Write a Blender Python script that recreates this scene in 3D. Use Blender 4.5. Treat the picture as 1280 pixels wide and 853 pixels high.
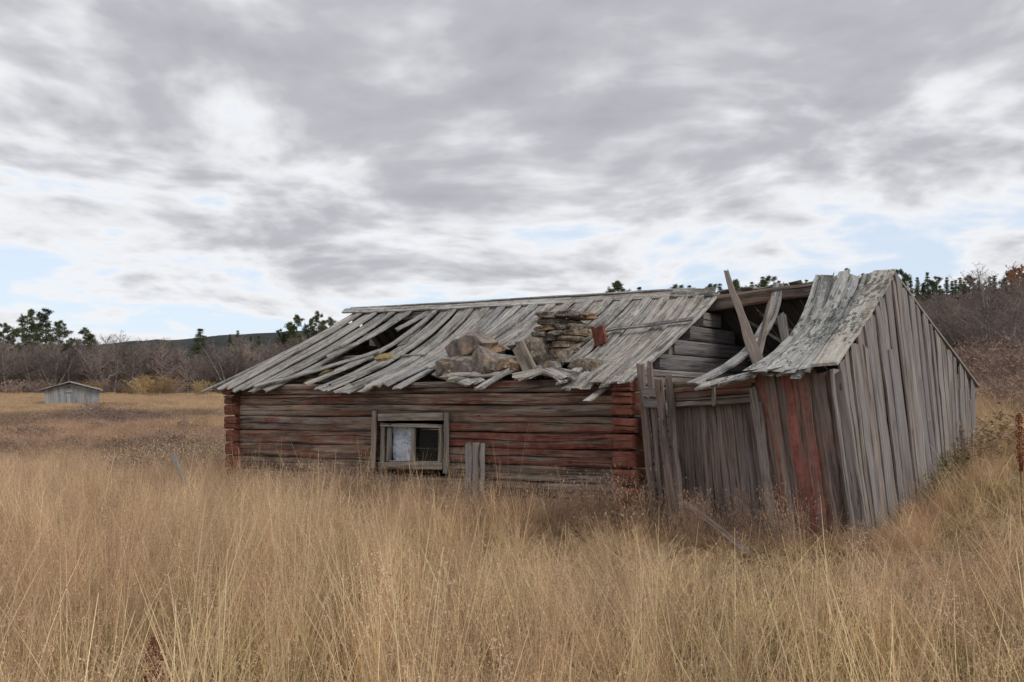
import bpy, math, random
import numpy as np
from mathutils import Vector, noise as mnoise
random.seed(7); rng = np.random.default_rng(11)
scn = bpy.context.scene; col = scn.collection
for o in list(bpy.data.objects): bpy.data.objects.remove(o)

# ------------------------------------------------------------------ camera
FPX = 1150.0; TH = math.atan(83.5/FPX); CAMZ = 1.65
cd = bpy.data.cameras.new('camera'); cam = bpy.data.objects.new('camera', cd); col.objects.link(cam)
cam.location = (0, 0, CAMZ); cam.rotation_euler = (math.pi/2+TH, 0, 0)
cd.sensor_width = 36; cd.lens = FPX/1280*36; cd.clip_start = .05; cd.clip_end = 6000
scn.camera = cam

# ------------------------------------------------------------------ node helper
class NT:
    def __init__(s, tree): s.t = tree; s.n = tree.nodes; s.l = tree.links; s.n.clear()
    def add(s, typ, ins=None, **kw):
        nd = s.n.new(typ)
        for k, v in kw.items(): setattr(nd, k, v)
        for k, v in (ins or {}).items(): s.set(nd, k, v)
        return nd
    def set(s, nd, k, v):
        sock = nd.inputs[k]
        if isinstance(v, bpy.types.NodeSocket): s.l.new(v, sock)
        else: sock.default_value = v
    def math(s, op, a, b=0.0, c=0.0, clamp=False):
        nd = s.add('ShaderNodeMath', operation=op, use_clamp=clamp)
        for i, v in enumerate((a, b, c)): s.set(nd, i, v)
        return nd.outputs[0]
    def vmath(s, op, a, b=(0, 0, 0)):
        nd = s.add('ShaderNodeVectorMath', operation=op)
        s.set(nd, 0, a); s.set(nd, 1, b); return nd.outputs[0]
    def noise(s, vec, scale, detail=4, rough=.55, dist=0.0, out=0, dim='3D'):
        nd = s.add('ShaderNodeTexNoise', noise_dimensions=dim, ins={'Vector': vec, 'Scale': scale, 'Detail': detail, 'Roughness': rough, 'Distortion': dist})
        return nd.outputs[out]
    def ramp(s, fac, stops, interp='LINEAR'):
        nd = s.add('ShaderNodeValToRGB', {'Fac': fac}); cr = nd.color_ramp; cr.interpolation = interp
        while len(cr.elements) > 1: cr.elements.remove(cr.elements[-1])
        for i, (p, c) in enumerate(stops):
            e = cr.elements[0] if i == 0 else cr.elements.new(p)
            e.position = p
            if not hasattr(c, '__len__'): c = (c, c, c)
            e.color = (*c[:3], 1)
        return nd.outputs[0]
    def mix(s, f, a, b, mode='MIX'):
        nd = s.add('ShaderNodeMix', data_type='RGBA', blend_type=mode)
        s.set(nd, 0, f)
        for k, v in ((6, a), (7, b)):
            if not isinstance(v, bpy.types.NodeSocket) and len(v) == 3: v = (*v, 1)
            s.set(nd, k, v)
        return nd.outputs[2]
    def smooth(s, v, lo, hi):
        nd = s.add('ShaderNodeMapRange', {0: v, 1: lo, 2: hi}, interpolation_type='SMOOTHSTEP'); return nd.outputs[0]

# ------------------------------------------------------------------ world: Nishita sky behind a procedural cloud layer
SUN_AZ, SUN_EL = math.radians(135), math.radians(38)
w = bpy.data.worlds.new('World'); scn.world = w; w.use_nodes = True
T = NT(w.node_tree)
sky = T.add('ShaderNodeTexSky', sky_type='NISHITA', sun_disc=False, sun_elevation=SUN_EL, sun_rotation=SUN_AZ, air_density=1.0, dust_density=1.0)
gen = T.add('ShaderNodeTexCoord').outputs['Generated']
dx, dy, dz = (lambda n: n.outputs)(T.add('ShaderNodeSeparateXYZ', {0: gen}))
zc = T.math('ADD', T.math('MAXIMUM', dz, 0.0), 0.16)
pv_ = T.add('ShaderNodeCombineXYZ', {0: T.math('DIVIDE', dx, zc), 1: T.math('DIVIDE', dy, zc), 2: 0.0}).outputs[0]
SKY_OFF = (-51.0, 6.0, 0.0)
pv_ = T.vmath('ADD', pv_, SKY_OFF)
warp = T.noise(pv_, 1.0, 1, .5, 0, 1, '2D')
pw = T.vmath('ADD', pv_, T.vmath('MULTIPLY', T.vmath('SUBTRACT', warp, (.5, .5, .5)), (.35, .35, 0)))
nbig = T.noise(pw, .62, 2, .5, dim='2D')
nmid = T.noise(pw, 2.1, 5, .52, dim='2D')
puff = T.add('ShaderNodeTexVoronoi', {'Vector': pw, 'Scale': 3.4, 'Detail': 2.0, 'Roughness': .55, 'Lacunarity': 2.1, 'Smoothness': .7}, feature='SMOOTH_F1', normalize=True, voronoi_dimensions='2D').outputs['Distance']
thick = T.math('ADD', T.math('ADD', T.math('MULTIPLY', nbig, .46), T.math('MULTIPLY', nmid, .52)), T.math('MULTIPLY', T.math('SUBTRACT', .42, puff), .27))
nfin = T.noise(pw, 6.5, 3, .55, dim='2D')
thick = T.math('ADD', thick, T.math('MULTIPLY', T.math('SUBTRACT', nfin, .5), .17))
elev = T.smooth(dz, .09, .29)
thick = T.math("ADD", thick, T.math("MULTIPLY", T.math("SUBTRACT", elev, .40), .105))
cover = T.smooth(thick, .375, .50)
ccol = T.ramp(thick, [(0, (.62, .66, .72)), (.47, (.635, .64, .655)), (.53, (.555, .56, .582)), (.58, (.45, .456, .482)), (.64, (.36, .366, .394)), (.80, (.28, .286, .312))])
b1 = T.add('ShaderNodeBackground', {'Color': sky.outputs[0], 'Strength': .10})
b2 = T.add('ShaderNodeBackground', {'Color': ccol, 'Strength': 1.0})
b1b = T.add('ShaderNodeBackground', {'Color': (.68, .76, .88, 1), 'Strength': .78})
thin = T.add('ShaderNodeMixShader', {0: .75}); T.l.new(b1.outputs[0], thin.inputs[1]); T.l.new(b1b.outputs[0], thin.inputs[2])
mx = T.add('ShaderNodeMixShader', {0: cover}); T.l.new(thin.outputs[0], mx.inputs[1]); T.l.new(b2.outputs[0], mx.inputs[2])
wo = T.add('ShaderNodeOutputWorld'); T.l.new(mx.outputs[0], wo.inputs[0])

w.cycles.sampling_method = 'MANUAL'; w.cycles.sample_map_resolution = 512
sd = bpy.data.lights.new('sun', 'SUN'); sun = bpy.data.objects.new('sun', sd); col.objects.link(sun)
sd.energy = 1.3; sd.angle = math.radians(22); sd.color = (1, .96, .90)
sdir = Vector((math.sin(SUN_AZ)*math.cos(SUN_EL), math.cos(SUN_AZ)*math.cos(SUN_EL), math.sin(SUN_EL)))
sun.rotation_euler = sdir.to_track_quat('Z', 'Y').to_euler(); sun.location = sdir*60
vs = scn.view_settings; vs.view_transform = 'Standard'; vs.look = 'None'; vs.exposure = 0.52; vs.gamma = 1; vs.use_curve_mapping = False

scn.cycles.max_bounces = 5; scn.cycles.diffuse_bounces = 4; scn.cycles.glossy_bounces = 2; scn.cycles.transmission_bounces = 3; scn.cycles.debug_use_spatial_splits = True
# ------------------------------------------------------------------ pixel directions -> places on real planes
O = np.array([0, 0, CAMZ]); FW = np.array([0, math.cos(TH), math.sin(TH)]); UPV = np.array([0, -math.sin(TH), math.cos(TH)])
def ray(px, py): return FW+np.array([(px-640)/FPX, 0, 0])-(py-426.5)/FPX*UPV
def gz(px, py, z=0.0): r = ray(px, py); return O+r*((z-CAMZ)/r[2])
R0 = gz(790, 690); L0 = gz(290, 630)
WL = float(np.linalg.norm(R0-L0)); EU = (R0-L0)/WL; EV = np.array([-EU[1], EU[0], 0]); EZ = np.array([0, 0, 1.0])
def W(u, v, z): return R0*np.array([1, 1, 0])+EU*u+EV*v+EZ*z
def PV(px, py, v): r = ray(px, py); t = (v-(O-R0)@EV)/(r@EV); return O+r*t      # on the plane v = const (front wall is v = 0)
def PU(px, py, u): r = ray(px, py); t = (u-(O-R0)@EU)/(r@EU); return O+r*t      # on the plane u = const (gables)
def UVZ(p): d = p-R0; return float(d@EU), float(d@EV), float(p[2])
def atY(px, py, Y): r = ray(px, py); return O+r*(Y/r[1])

def sp(x, k): return k*math.log1p(math.exp(min(x/k, 40)))
def ground_z(x, y):
    z = .034*sp(y-22, 4)
    h = .2*sp(x-2, .9)
    z += 5.6*math.tanh(h/5.6)
    z += .10*mnoise.noise(Vector((x*.12, y*.12, 0)))*min(1, max(0, (abs(y-8)-6)/10))
    if y > 150: z -= .034*(y-150)*.8
    return z

# ------------------------------------------------------------------ object helpers
WLOC = {}
def tag(o, label=None, cat=None, group=None, kind=None):
    for k, v in (('label', label), ('category', cat), ('group', group), ('kind', kind)):
        if v: o[k] = v
    return o
def empty(name, loc, label=None, cat=None, group=None):
    e = bpy.data.objects.new(name, None); col.objects.link(e); e.location = loc; e.empty_display_size = .2
    WLOC[e] = np.array(loc, float); return tag(e, label, cat, group)
def mesh(name, verts, faces, mat=None, parent=None, uvs=None, smooth=False, link=True, origin=None):
    verts = np.asarray(verts, float)
    c = np.array(origin, float) if origin is not None else np.array([*verts.mean(0)[:2], verts[:, 2].min()])
    me = bpy.data.meshes.new(name); me.from_pydata((verts-c).tolist(), [], faces); me.update()
    if uvs is not None:
        ul = me.uv_layers.new(name='UVMap'); ul.data.foreach_set('uv', np.asarray(uvs, np.float32).ravel())
    if mat: me.materials.append(mat)
    if smooth: me.polygons.foreach_set('use_smooth', [True]*len(me.polygons))
    o = bpy.data.objects.new(name, me)
    if link: col.objects.link(o)
    WLOC[o] = c
    if parent is not None: o.parent = parent; o.location = c-WLOC[parent]
    else: o.location = c
    return o
def norm(v): return v/(np.linalg.norm(v)+1e-9)

def strip(path, wv, nv, wid, thk, ragged=.03, rough=.006, chamfer=0.2, taper=1.0, rnd=random):
    """a board: cross-sections along a path, uneven edges, ragged broken ends; returns verts, faces, uvs"""
    n = len(path); V = []; Fc = []; UVs = []
    L = [0.0]
    for i in range(1, n): L.append(L[-1]+float(np.linalg.norm(path[i]-path[i-1])))
    prof = [(-.5, -.5), (.5, -.5), (.5, .5-chamfer*.4), (.42, .5), (-.42, .5), (-.5, .5-chamfer*.4)]
    k = len(prof); per = [0]
    for j in range(k):
        a, b = prof[j], prof[(j+1) % k]; per.append(per[-1]+math.hypot((a[0]-b[0])*wid, (a[1]-b[1])*thk))
    for i in range(n):
        p = path[i]; ww = wv[i] if isinstance(wv, list) else wv; nn = nv[i] if isinstance(nv, list) else nv
        t = i/(n-1); wd = wid*(1+(taper-1)*t)
        d = norm(path[min(i+1, n-1)]-path[max(i-1, 0)])
        jl = rnd.uniform(-rough, rough); jr = rnd.uniform(-rough, rough); jn = rnd.uniform(-rough, rough)*.6
        for (a, b) in prof:
            e = 0
            if i in (0, n-1): e = rnd.uniform(-ragged, ragged)
            V.append(p+ww*(a*wd+(jl if a < 0 else jr))+nn*(b*thk+jn)+d*e)
    for i in range(n-1):
        for j in range(k):
            j2 = (j+1) % k
            Fc.append((i*k+j, i*k+j2, (i+1)*k+j2, (i+1)*k+j))
            UVs += [(L[i], per[j]), (L[i], per[j+1]), (L[i+1], per[j+1]), (L[i+1], per[j])]
    Fc.append(tuple(reversed(range(k)))); UVs += [(0, per[j]) for j in reversed(range(k))]
    Fc.append(tuple((n-1)*k+j for j in range(k))); UVs += [(L[-1], per[j]) for j in range(k)]
    return V, Fc, UVs
def plank(name, p0, p1, wid, thk, nrm, mat, parent=None, sag=0.0, segs=7, lift=0.0, ragged=.03, rough=.005, taper=1.0, twist=0.0, sagpow=1.0, **kw):
    p0 = np.array(p0, float); p1 = np.array(p1, float); d = norm(p1-p0)
    nrm = norm(np.array(nrm, float)-d*(np.array(nrm)@d)); wv = np.cross(d, nrm)
    path = []; wvs = []; nvs = []
    for i in range(segs+1):
        t = i/segs; s = 4*t*(1-t) if sagpow == 1 else math.sin(math.pi*t**sagpow)
        path.append(p0+(p1-p0)*t-nrm*sag*s+nrm*lift)
        a = twist*t; wvs.append(wv*math.cos(a)+nrm*math.sin(a)); nvs.append(nrm*math.cos(a)-wv*math.sin(a))
    V, Fc, U = strip(path, wvs, nvs, wid, thk, ragged, rough, taper=taper)
    return mesh(name, V, Fc, mat, parent, U, **kw)
def log(name, p0, p1, h0, h1, dep, outn, mat, parent, segs=28, bulge=1.0, red=.3, seed=0, endrag=.01, up=EZ):
    """hewn log: flattened round section, wavy along its length, drying cracks as real grooves"""
    p0 = np.array(p0, float); p1 = np.array(p1, float); d = norm(p1-p0); Lh = np.linalg.norm(p1-p0)
    outn = norm(np.array(outn, float)-d*(np.array(outn)@d)); upv = norm(up-d*(up@d))
    prof = []
    for (a, b) in [(-.5, -.5), (.2, -.5), (.43, -.475), (.50, -.36), (.52, -.04), (.44, .0), (.52, .05), (.505, .34), (.44, .46), (.2, .5), (-.5, .5)]:
        prof.append((a, b))
    k = len(prof); V = []; Fc = []; U = []; r = random.Random(seed)
    cz = r.uniform(-.12, .2); per = [0]
    for j in range(k):
        a, b = prof[j], prof[(j+1) % k]; per.append(per[-1]+math.hypot((a[0]-b[0])*dep, (a[1]-b[1])*h0))
    for i in range(segs+1):
        t = i/segs; h = h0+(h1-h0)*t; s = t*Lh
        dw = .018*mnoise.noise(Vector((s*.7, seed*3.1, 0))); db = .02*mnoise.noise(Vector((s*1.6, seed*5.7, 4)))
        crack = max(0, mnoise.noise(Vector((s*.55, seed*2.3, 9)))+.15)
        e = r.uniform(-endrag, endrag) if i in (0, segs) else 0
        for j, (a, b) in enumerate(prof):
            aa = a
            if j == 5: aa = .51-.14*min(1, crack*2.2)
            bb = b+(cz+.1*mnoise.noise(Vector((s*.9, seed, 2))) if 4 <= j <= 6 else 0)
            nz = .012*mnoise.noise(Vector((s*4, j*1.7, seed*1.3)))
            V.append(p0+d*(s+e)+outn*(aa*dep+(db+nz if a > 0 else 0))+upv*(bb*h*.985+dw))
    for i in range(segs):
        s0 = i/segs*Lh; s1 = (i+1)/segs*Lh
        for j in range(k):
            j2 = (j+1) % k
            Fc.append((i*k+j, i*k+j2, (i+1)*k+j2, (i+1)*k+j)); U += [(s0, per[j]), (s0, per[j+1]), (s1, per[j+1]), (s1, per[j])]
    Fc.append(tuple(reversed(range(k)))); U += [(0, per[j]) for j in reversed(range(k))]
    Fc.append(tuple(segs*k+j for j in range(k))); U += [(Lh, per[j]) for j in range(k)]
    o = mesh(name, V, Fc, mat, parent, U); o['red'] = red; return o
def stone(name, c, dims, ax, mat, parent=None, seed=0, sharp=.55, **kw):
    """a rough flat slab or boulder: superellipsoid with chipped facets"""
    r = random.Random(seed); V = []; Fc = []; nu, nv_ = (9, 6) if parent is not None else (8, 6)
    def se(x, e): return math.copysign(abs(x)**e, x)
    sk = r.uniform(-.15, .15)
    for i in range(1, nv_):
        ph = -math.pi/2+math.pi*i/nv_
        for j in range(nu):
            th = 2*math.pi*(j+.3*r.random())/nu
            x = se(math.cos(ph), sharp)*se(math.cos(th), sharp); y = se(math.cos(ph), sharp)*se(math.sin(th), sharp); z = se(math.sin(ph), sharp)
            q = 1+(.16 if parent is not None else .26)*r.uniform(-1, 1)
            V.append((x*q+sk*z, y*q, z*(1+.1*r.uniform(-1, 1))))
    V.append((0, 0, -1)); V.append((0, 0, 1)); b = len(V)-2
    for i in range(nv_-2):
        for j in range(nu):
            j2 = (j+1) % nu; Fc.append((i*nu+j, i*nu+j2, (i+1)*nu+j2, (i+1)*nu+j))
    for j in range(nu):
        Fc.append((b, (j+1) % nu, j)); Fc.append((b+1, (nv_-2)*nu+j, (nv_-2)*nu+(j+1) % nu))
    V = np.array(V)*np.array(dims)/2
    M = np.array(ax)  # rows: three axes
    return mesh(name, V@M+np.array(c), Fc, mat, parent, **kw)

# ------------------------------------------------------------------ materials
def new_mat(name):
    m = bpy.data.materials.new(name); m.use_nodes = True; T = NT(m.node_tree)
    out = T.add('ShaderNodeOutputMaterial'); return m, T, out
def wood(name, cols, red=(.20, .045, .03), use_red=False, lichen=0.0, stain=.5, moss=0.0, fine=1.0, bump=.5, warm=0.0, coarse=1.0):
    m, T, out = new_mat(name)
    uv = T.add('ShaderNodeUVMap', uv_map='UVMap').outputs[0]
    rnd = T.add('ShaderNodeObjectInfo').outputs['Random']
    off = T.add('ShaderNodeCombineXYZ', {0: T.math('MULTIPLY', rnd, 91.0), 1: T.math('MULTIPLY', rnd, 37.0), 2: T.math('MULTIPLY', rnd, 53.0)}).outputs[0]
    p = T.vmath('ADD', uv, off)
    wob = T.noise(T.vmath('MULTIPLY', p, (2.2, 6, 1)), 1, 2)
    p2 = T.vmath('ADD', p, T.add('ShaderNodeCombineXYZ', {0: 0.0, 1: T.math('MULTIPLY', wob, .05), 2: 0.0}).outputs[0])
    streak = T.noise(T.vmath('MULTIPLY', p2, (1.1*coarse, 26*coarse, 1)), 1, 5, .6)
    grain = T.noise(T.vmath('MULTIPLY', p2, (5, 150*fine, 1)), 1, 4, .6)
    blot = T.noise(T.vmath('MULTIPLY', p, (.9, 5, 1)), 1, 5, .6)
    pos = T.add('ShaderNodeNewGeometry').outputs['Position']
    c = T.ramp(T.math('ADD', T.math('MULTIPLY', streak, .62), T.math('MULTIPLY', grain, .38)), cols)
    hue = T.ramp(T.math('FRACT', T.math('MULTIPLY', rnd, 7.31)), [(0, (.80, .82, .86)), (.35, (1, 1, 1)), (.7, (1.02, .94, .87)), (1, (1.16, 1.15, 1.14))])
    c = T.mix(1.0, c, hue, 'MULTIPLY')
    if warm > 0:
        wn = T.smooth(T.noise(T.vmath('MULTIPLY', T.vmath('ADD', p, (9, 4, 0)), (.8, 6, 1)), 1, 5, .62), .47, .63)
        c = T.mix(T.math('MULTIPLY', wn, warm), c, (.27, .125, .065))
        dkn = T.smooth(T.noise(T.vmath('MULTIPLY', T.vmath('ADD', p, (3, 14, 0)), (.7, 8, 1)), 1, 5, .65), .50, .62)
        c = T.mix(T.math('MULTIPLY', dkn, .45), c, (.03, .024, .02))
    dk = T.smooth(blot, .52, .68)
    c = T.mix(T.math('MULTIPLY', dk, stain), c, (.035, .028, .024))
    if use_red:
        amt = T.add('ShaderNodeAttribute', attribute_type='OBJECT', attribute_name='red').outputs['Fac']
        rn = T.math('ADD', T.math('MULTIPLY', T.noise(T.vmath('MULTIPLY', p, (1.3, 9, 1)), 1, 6, .62), .75), T.math('MULTIPLY', T.noise(T.vmath('MULTIPLY', p2, (6, 70, 1)), 1, 3), .25))
        th0 = T.math('SUBTRACT', .80, T.math('MULTIPLY', amt, .55))
        rf = T.smooth(T.math('SUBTRACT', rn, th0), -.09, .11)
        rc = T.mix(T.smooth(T.noise(p, 9, 5, .65), .35, .65), red, (red[0]*1.55, red[1]*2.2, red[2]*2.3))
        c = T.mix(T.math('MULTIPLY', rf, .9), c, rc)
    # dark drying cracks along the grain, knots
    ck = T.noise(T.vmath('MULTIPLY', p2, (.55, 30, 1)), 1, 2, .4)
    ckm = T.math('SUBTRACT', 1.0, T.smooth(T.math('ABSOLUTE', T.math('SUBTRACT', ck, .5)), .0, .022 if coarse == 1 else .04))
    ckm = T.math('MULTIPLY', ckm, T.smooth(T.noise(T.vmath('MULTIPLY', p, (1, 4, 1)), 1, 2), .45, .6))
    c = T.mix(T.math('MULTIPLY', ckm, .8), c, (.02, .016, .014))
    vor = T.add('ShaderNodeTexVoronoi', {'Vector': T.vmath('MULTIPLY', p, (1.0, 2.6, 1)), 'Scale': 1.3}).outputs['Distance']
    kn = T.math('SUBTRACT', 1.0, T.smooth(vor, .035, .06))
    c = T.mix(T.math('MULTIPLY', kn, .7), c, (.05, .032, .022))
    if lichen > 0:
        l1 = T.noise(T.vmath('MULTIPLY', p, (7, 19, 1)), 1, 6, .7); l0 = T.noise(pos, 1.7, 3)
        lm = T.smooth(T.math('ADD', l1, T.math('MULTIPLY', T.math('SUBTRACT', l0, .5), .5)), .585-.07*lichen, .63-.06*lichen)
        c = T.mix(T.math('MULTIPLY', lm, lichen*.82), c, (.055, .055, .048))
        l2 = T.smooth(T.noise(T.vmath('ADD', pos, (5, 3, 1)), 24, 5, .7), .56, .64)
        c = T.mix(T.math('MULTIPLY', l2, lichen*.75), c, (.60, .61, .55))
    if moss > 0:
        mm = T.smooth(T.noise(pos, 2.2, 6, .7), .56, .70)
        c = T.mix(T.math('MULTIPLY', mm, moss), c, (.16, .15, .05))
    h = T.math('ADD', T.math('ADD', T.math('MULTIPLY', streak, .6), T.math('MULTIPLY', grain, .4)), T.math('MULTIPLY', ckm, -.7))
    bmp = T.add('ShaderNodeBump', {'Strength': bump, 'Distance': .012, 'Height': h}).outputs[0]
    bs = T.add('ShaderNodeBsdfPrincipled', {'Base Color': c, 'Roughness': .85, 'Normal': bmp, 'Specular IOR Level': .25})
    T.l.new(bs.outputs[0], out.inputs[0]); return m
M_log = wood('weathered log', [(.32, (.035, .027, .021)), (.42, (.135, .106, .084)), (.53, (.255, .21, .175)), (.66, (.40, .35, .305))], red=(.135, .034, .022), use_red=True, stain=.85, bump=1.0, warm=.42, coarse=.5)
M_roof = wood('silvered roof board', [(.35, (.05, .046, .042)), (.44, (.22, .208, .194)), (.55, (.38, .367, .35)), (.70, (.56, .55, .53))], lichen=.6, stain=.75, moss=.25, bump=.7)
M_lich = wood('lichen roof board', [(.32, (.12, .115, .10)), (.45, (.32, .315, .29)), (.60, (.46, .455, .43)), (.75, (.58, .58, .55))], lichen=1.0, stain=.5, moss=.4, bump=.7)
M_back = wood('dark roof board', [(.30, (.10, .09, .08)), (.6, (.26, .24, .22)), (.75, (.34, .32, .30))], stain=.5)  # darker, browner wood without lichen, for the back roof and framing
M_gable = wood('grey wall board', [(.33, (.05, .044, .041)), (.42, (.165, .148, .142)), (.55, (.25, .228, .22)), (.72, (.345, .322, .314))], use_red=True, stain=.45, bump=.6)
M_shed = wood('faded red wall board', [(.32, (.035, .027, .023)), (.44, (.125, .098, .086)), (.56, (.21, .17, .152)), (.70, (.30, .26, .24))], red=(.19, .05, .036), use_red=True, stain=.7, bump=.6)
M_frame = wood('window board', [(.32, (.06, .05, .041)), (.43, (.20, .175, .15)), (.57, (.31, .28, .245)), (.74, (.43, .40, .36))], stain=.65, bump=.5)
M_far = wood('far shed board', [(.30, (.15, .15, .15)), (.45, (.27, .275, .28)), (.60, (.36, .365, .37)), (.75, (.45, .45, .45))], stain=.45)

def simple(name, fn, rough=.9, bump=None, spec=.2):
    m, T, out = new_mat(name)
    c = fn(T); bs = T.add('ShaderNodeBsdfPrincipled', {'Base Color': c, 'Roughness': rough, 'Specular IOR Level': spec})
    if bump:
        pos = T.add('ShaderNodeNewGeometry').outputs['Position']
        b = T.add('ShaderNodeBump', {'Strength': bump[0], 'Distance': bump[1], 'Height': T.noise(pos, bump[2], 8, .65)}); T.l.new(b.outputs[0], bs.inputs['Normal'])
    T.l.new(bs.outputs[0], out.inputs[0]); return m
def stone_col(T):
    pos = T.add('ShaderNodeNewGeometry').outputs['Position']; rnd = T.add('ShaderNodeObjectInfo').outputs['Random']
    a = T.ramp(T.noise(pos, 13, 8, .65), [(.32, (.06, .05, .042)), (.5, (.18, .15, .122)), (.68, (.33, .285, .23))])
    hue = T.ramp(rnd, [(0, (.72, .74, .78)), (.4, (.95, .92, .88)), (.7, (1.3, 1.02, .78)), (1, (.9, .9, .9))])
    c = T.mix(1.0, a, hue, 'MULTIPLY')
    return T.mix(T.math('MULTIPLY', T.smooth(T.noise(pos, 30, 4, .7), .56, .64), .6), c, (.5, .49, .43))
M_stone = simple('split slate stone', stone_col, .9, (.8, .03, 22))
def rubble_col(T):
    pos = T.add('ShaderNodeNewGeometry').outputs['Position']
    a = T.ramp(T.noise(pos, 10, 8, .65), [(.3, (.09, .072, .064)), (.5, (.20, .168, .15)), (.7, (.33, .29, .255))])
    return T.mix(T.math('MULTIPLY', T.smooth(T.noise(pos, 4, 5, .6), .54, .66), .8), a, (.44, .31, .20))
M_rubble = simple('rust stained rubble stone', rubble_col, .9, (.8, .03, 18))
def rust_col(T):
    pos = T.add('ShaderNodeNewGeometry').outputs['Position']
    return T.ramp(T.noise(pos, 9, 6, .6), [(.3, (.07, .028, .02)), (.5, (.16, .05, .034)), (.7, (.21, .085, .058))])
M_rust = simple('rusty red sheet', rust_col, .75, (.4, .01, 40))
M_moss = simple('roof moss', lambda T: T.ramp(T.noise(T.add('ShaderNodeNewGeometry').outputs['Position'], 20, 5), [(.3, (.16, .11, .04)), (.7, (.40, .32, .15))]), 1, (1, .03, 40))

def foliage(name, stops, trans=.3, scale=1.2, patch=None, zc=None, rw=.55, brt=(.75, 1.25), tint=False):
    m, T, out = new_mat(name)
    pos = T.add('ShaderNodeNewGeometry').outputs['Position']; rnd = T.add('ShaderNodeAttribute', attribute_name='tint').outputs['Fac'] if tint else T.add('ShaderNodeObjectInfo').outputs['Random']
    f = T.math('ADD', T.math('MULTIPLY', rnd, rw), T.math('MULTIPLY', T.noise(pos, scale, 4, .6), 1-rw))
    c = T.ramp(f, stops)
    if patch:
        pn = T.smooth(T.noise(T.vmath('MULTIPLY', pos, (1, 1, 0)), patch[0], 3, .55), patch[1], patch[2]); c = T.mix(T.math('MULTIPLY', pn, patch[4]), c, patch[3])
    r2 = T.math('FRACT', T.math('MULTIPLY', rnd, 13.7))
    k = T.math('ADD', T.math('MULTIPLY', r2, brt[1]-brt[0]), brt[0])
    c = T.mix(1.0, c, T.add('ShaderNodeCombineXYZ', {0: k, 1: k, 2: k}).outputs[0], 'MULTIPLY')
    if tint:
        pb = T.math('ADD', T.math('MULTIPLY', T.smooth(T.noise(T.vmath('MULTIPLY', pos, (1, 1, .15)), 1.9, 3, .6), .33, .67), .62), .62)
        c = T.mix(1.0, c, T.add('ShaderNodeCombineXYZ', {0: pb, 1: T.math('MULTIPLY', pb, .985), 2: T.math('MULTIPLY', pb, .97)}).outputs[0], 'MULTIPLY')
    if zc:
        tc = T.add('ShaderNodeTexCoord').outputs['Object']; z = T.add('ShaderNodeSeparateXYZ', {0: tc}).outputs[2]
        c = T.mix(T.math('SUBTRACT', 1.0, T.smooth(z, 0.0, zc[0])), c, zc[1])
    d = T.add('ShaderNodeBsdfDiffuse', {'Color': c}); t = T.add('ShaderNodeBsdfTranslucent', {'Color': c})
    mx = T.add('ShaderNodeMixShader', {0: trans}); T.l.new(d.outputs[0], mx.inputs[1]); T.l.new(t.outputs[0], mx.inputs[2]); T.l.new(mx.outputs[0], out.inputs[0]); return m
STRAW = [(.18, (.38, .235, .13)), (.36, (.62, .42, .225)), (.54, (.86, .63, .345)), (.72, (.95, .78, .49))]
M_straw = foliage('dry straw', STRAW, .45, .8, patch=(.42, .46, .60, (.60, .395, .265), .55), brt=(.75, 1.2), tint=True, rw=.7)
M_seed = foliage('grass seed heads', [(.25, (.52, .345, .25)), (.5, (.68, .475, .34)), (.75, (.82, .62, .45))], .45, .8, patch=(.42, .46, .60, (.52, .33, .24), .5), brt=(.7, 1.2), tint=True)
M_blade = foliage('dry leaf blades', [(.2, (.26, .175, .10)), (.5, (.50, .35, .19)), (.68, (.50, .39, .17)), (.85, (.38, .38, .13))], .4, 1.1, brt=(.6, 1.2), tint=True)  # dead thatch tones, with shade between the stems darkened into the colour
M_green = foliage('green grass', [(.2, (.28, .31, .08)), (.6, (.42, .41, .12)), (.9, (.54, .46, .18))], .4, 1.5, tint=True)
M_weed = foliage('dead weed', [(.2, (.24, .16, .115)), (.5, (.40, .285, .205)), (.8, (.52, .39, .28))], .35, 2)
M_dwarf = foliage('mid field scrub', [(.25, (.30, .21, .15)), (.45, (.42, .29, .195)), (.6, (.52, .37, .22)), (.75, (.46, .37, .18))], .2, .06, patch=(.08, .45, .6, (.30, .175, .125), .55))
M_fargrass = foliage('far hay', [(.2, (.46, .335, .20)), (.6, (.58, .43, .26)), (.9, (.66, .50, .30))], .3, .08)
M_twig = foliage('bare birch twigs', [(.2, (.14, .112, .104)), (.5, (.20, .162, .148)), (.8, (.27, .21, .18))], .0, .06)
M_twigr = foliage('brown willow twigs', [(.2, (.16, .115, .10)), (.5, (.25, .18, .15)), (.8, (.32, .235, .19))], .0, .2)
M_yleaf = foliage('yellow autumn leaves', [(.2, (.30, .20, .08)), (.5, (.44, .31, .12)), (.8, (.54, .40, .18))], .35, .5)
M_oleaf = foliage('orange autumn leaves', [(.2, (.30, .11, .03)), (.6, (.42, .17, .05)), (.8, (.46, .23, .08))], .35, .5)
M_gleaf = foliage('green weed leaves', [(.2, (.06, .10, .03)), (.5, (.12, .16, .05)), (.8, (.26, .20, .08))], .3, 3)
M_needle = foliage('pine needles', [(.2, (.06, .08, .042)), (.5, (.105, .128, .062)), (.8, (.16, .175, .085))], .25, .7)
M_dock = foliage('dock seeds', [(.2, (.13, .04, .025)), (.6, (.22, .075, .045)), (.8, (.28, .11, .07))], .2, 3)
def bark_col(T):
    pos = T.add('ShaderNodeNewGeometry').outputs['Position']
    return T.ramp(T.noise(T.vmath('MULTIPLY', pos, (1, 1, 2.2)), 2.2, 5, .7), [(.38, (.07, .06, .055)), (.5, (.21, .19, .178)), (.7, (.34, .32, .305))])
M_bark = simple('birch bark', bark_col)
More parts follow.
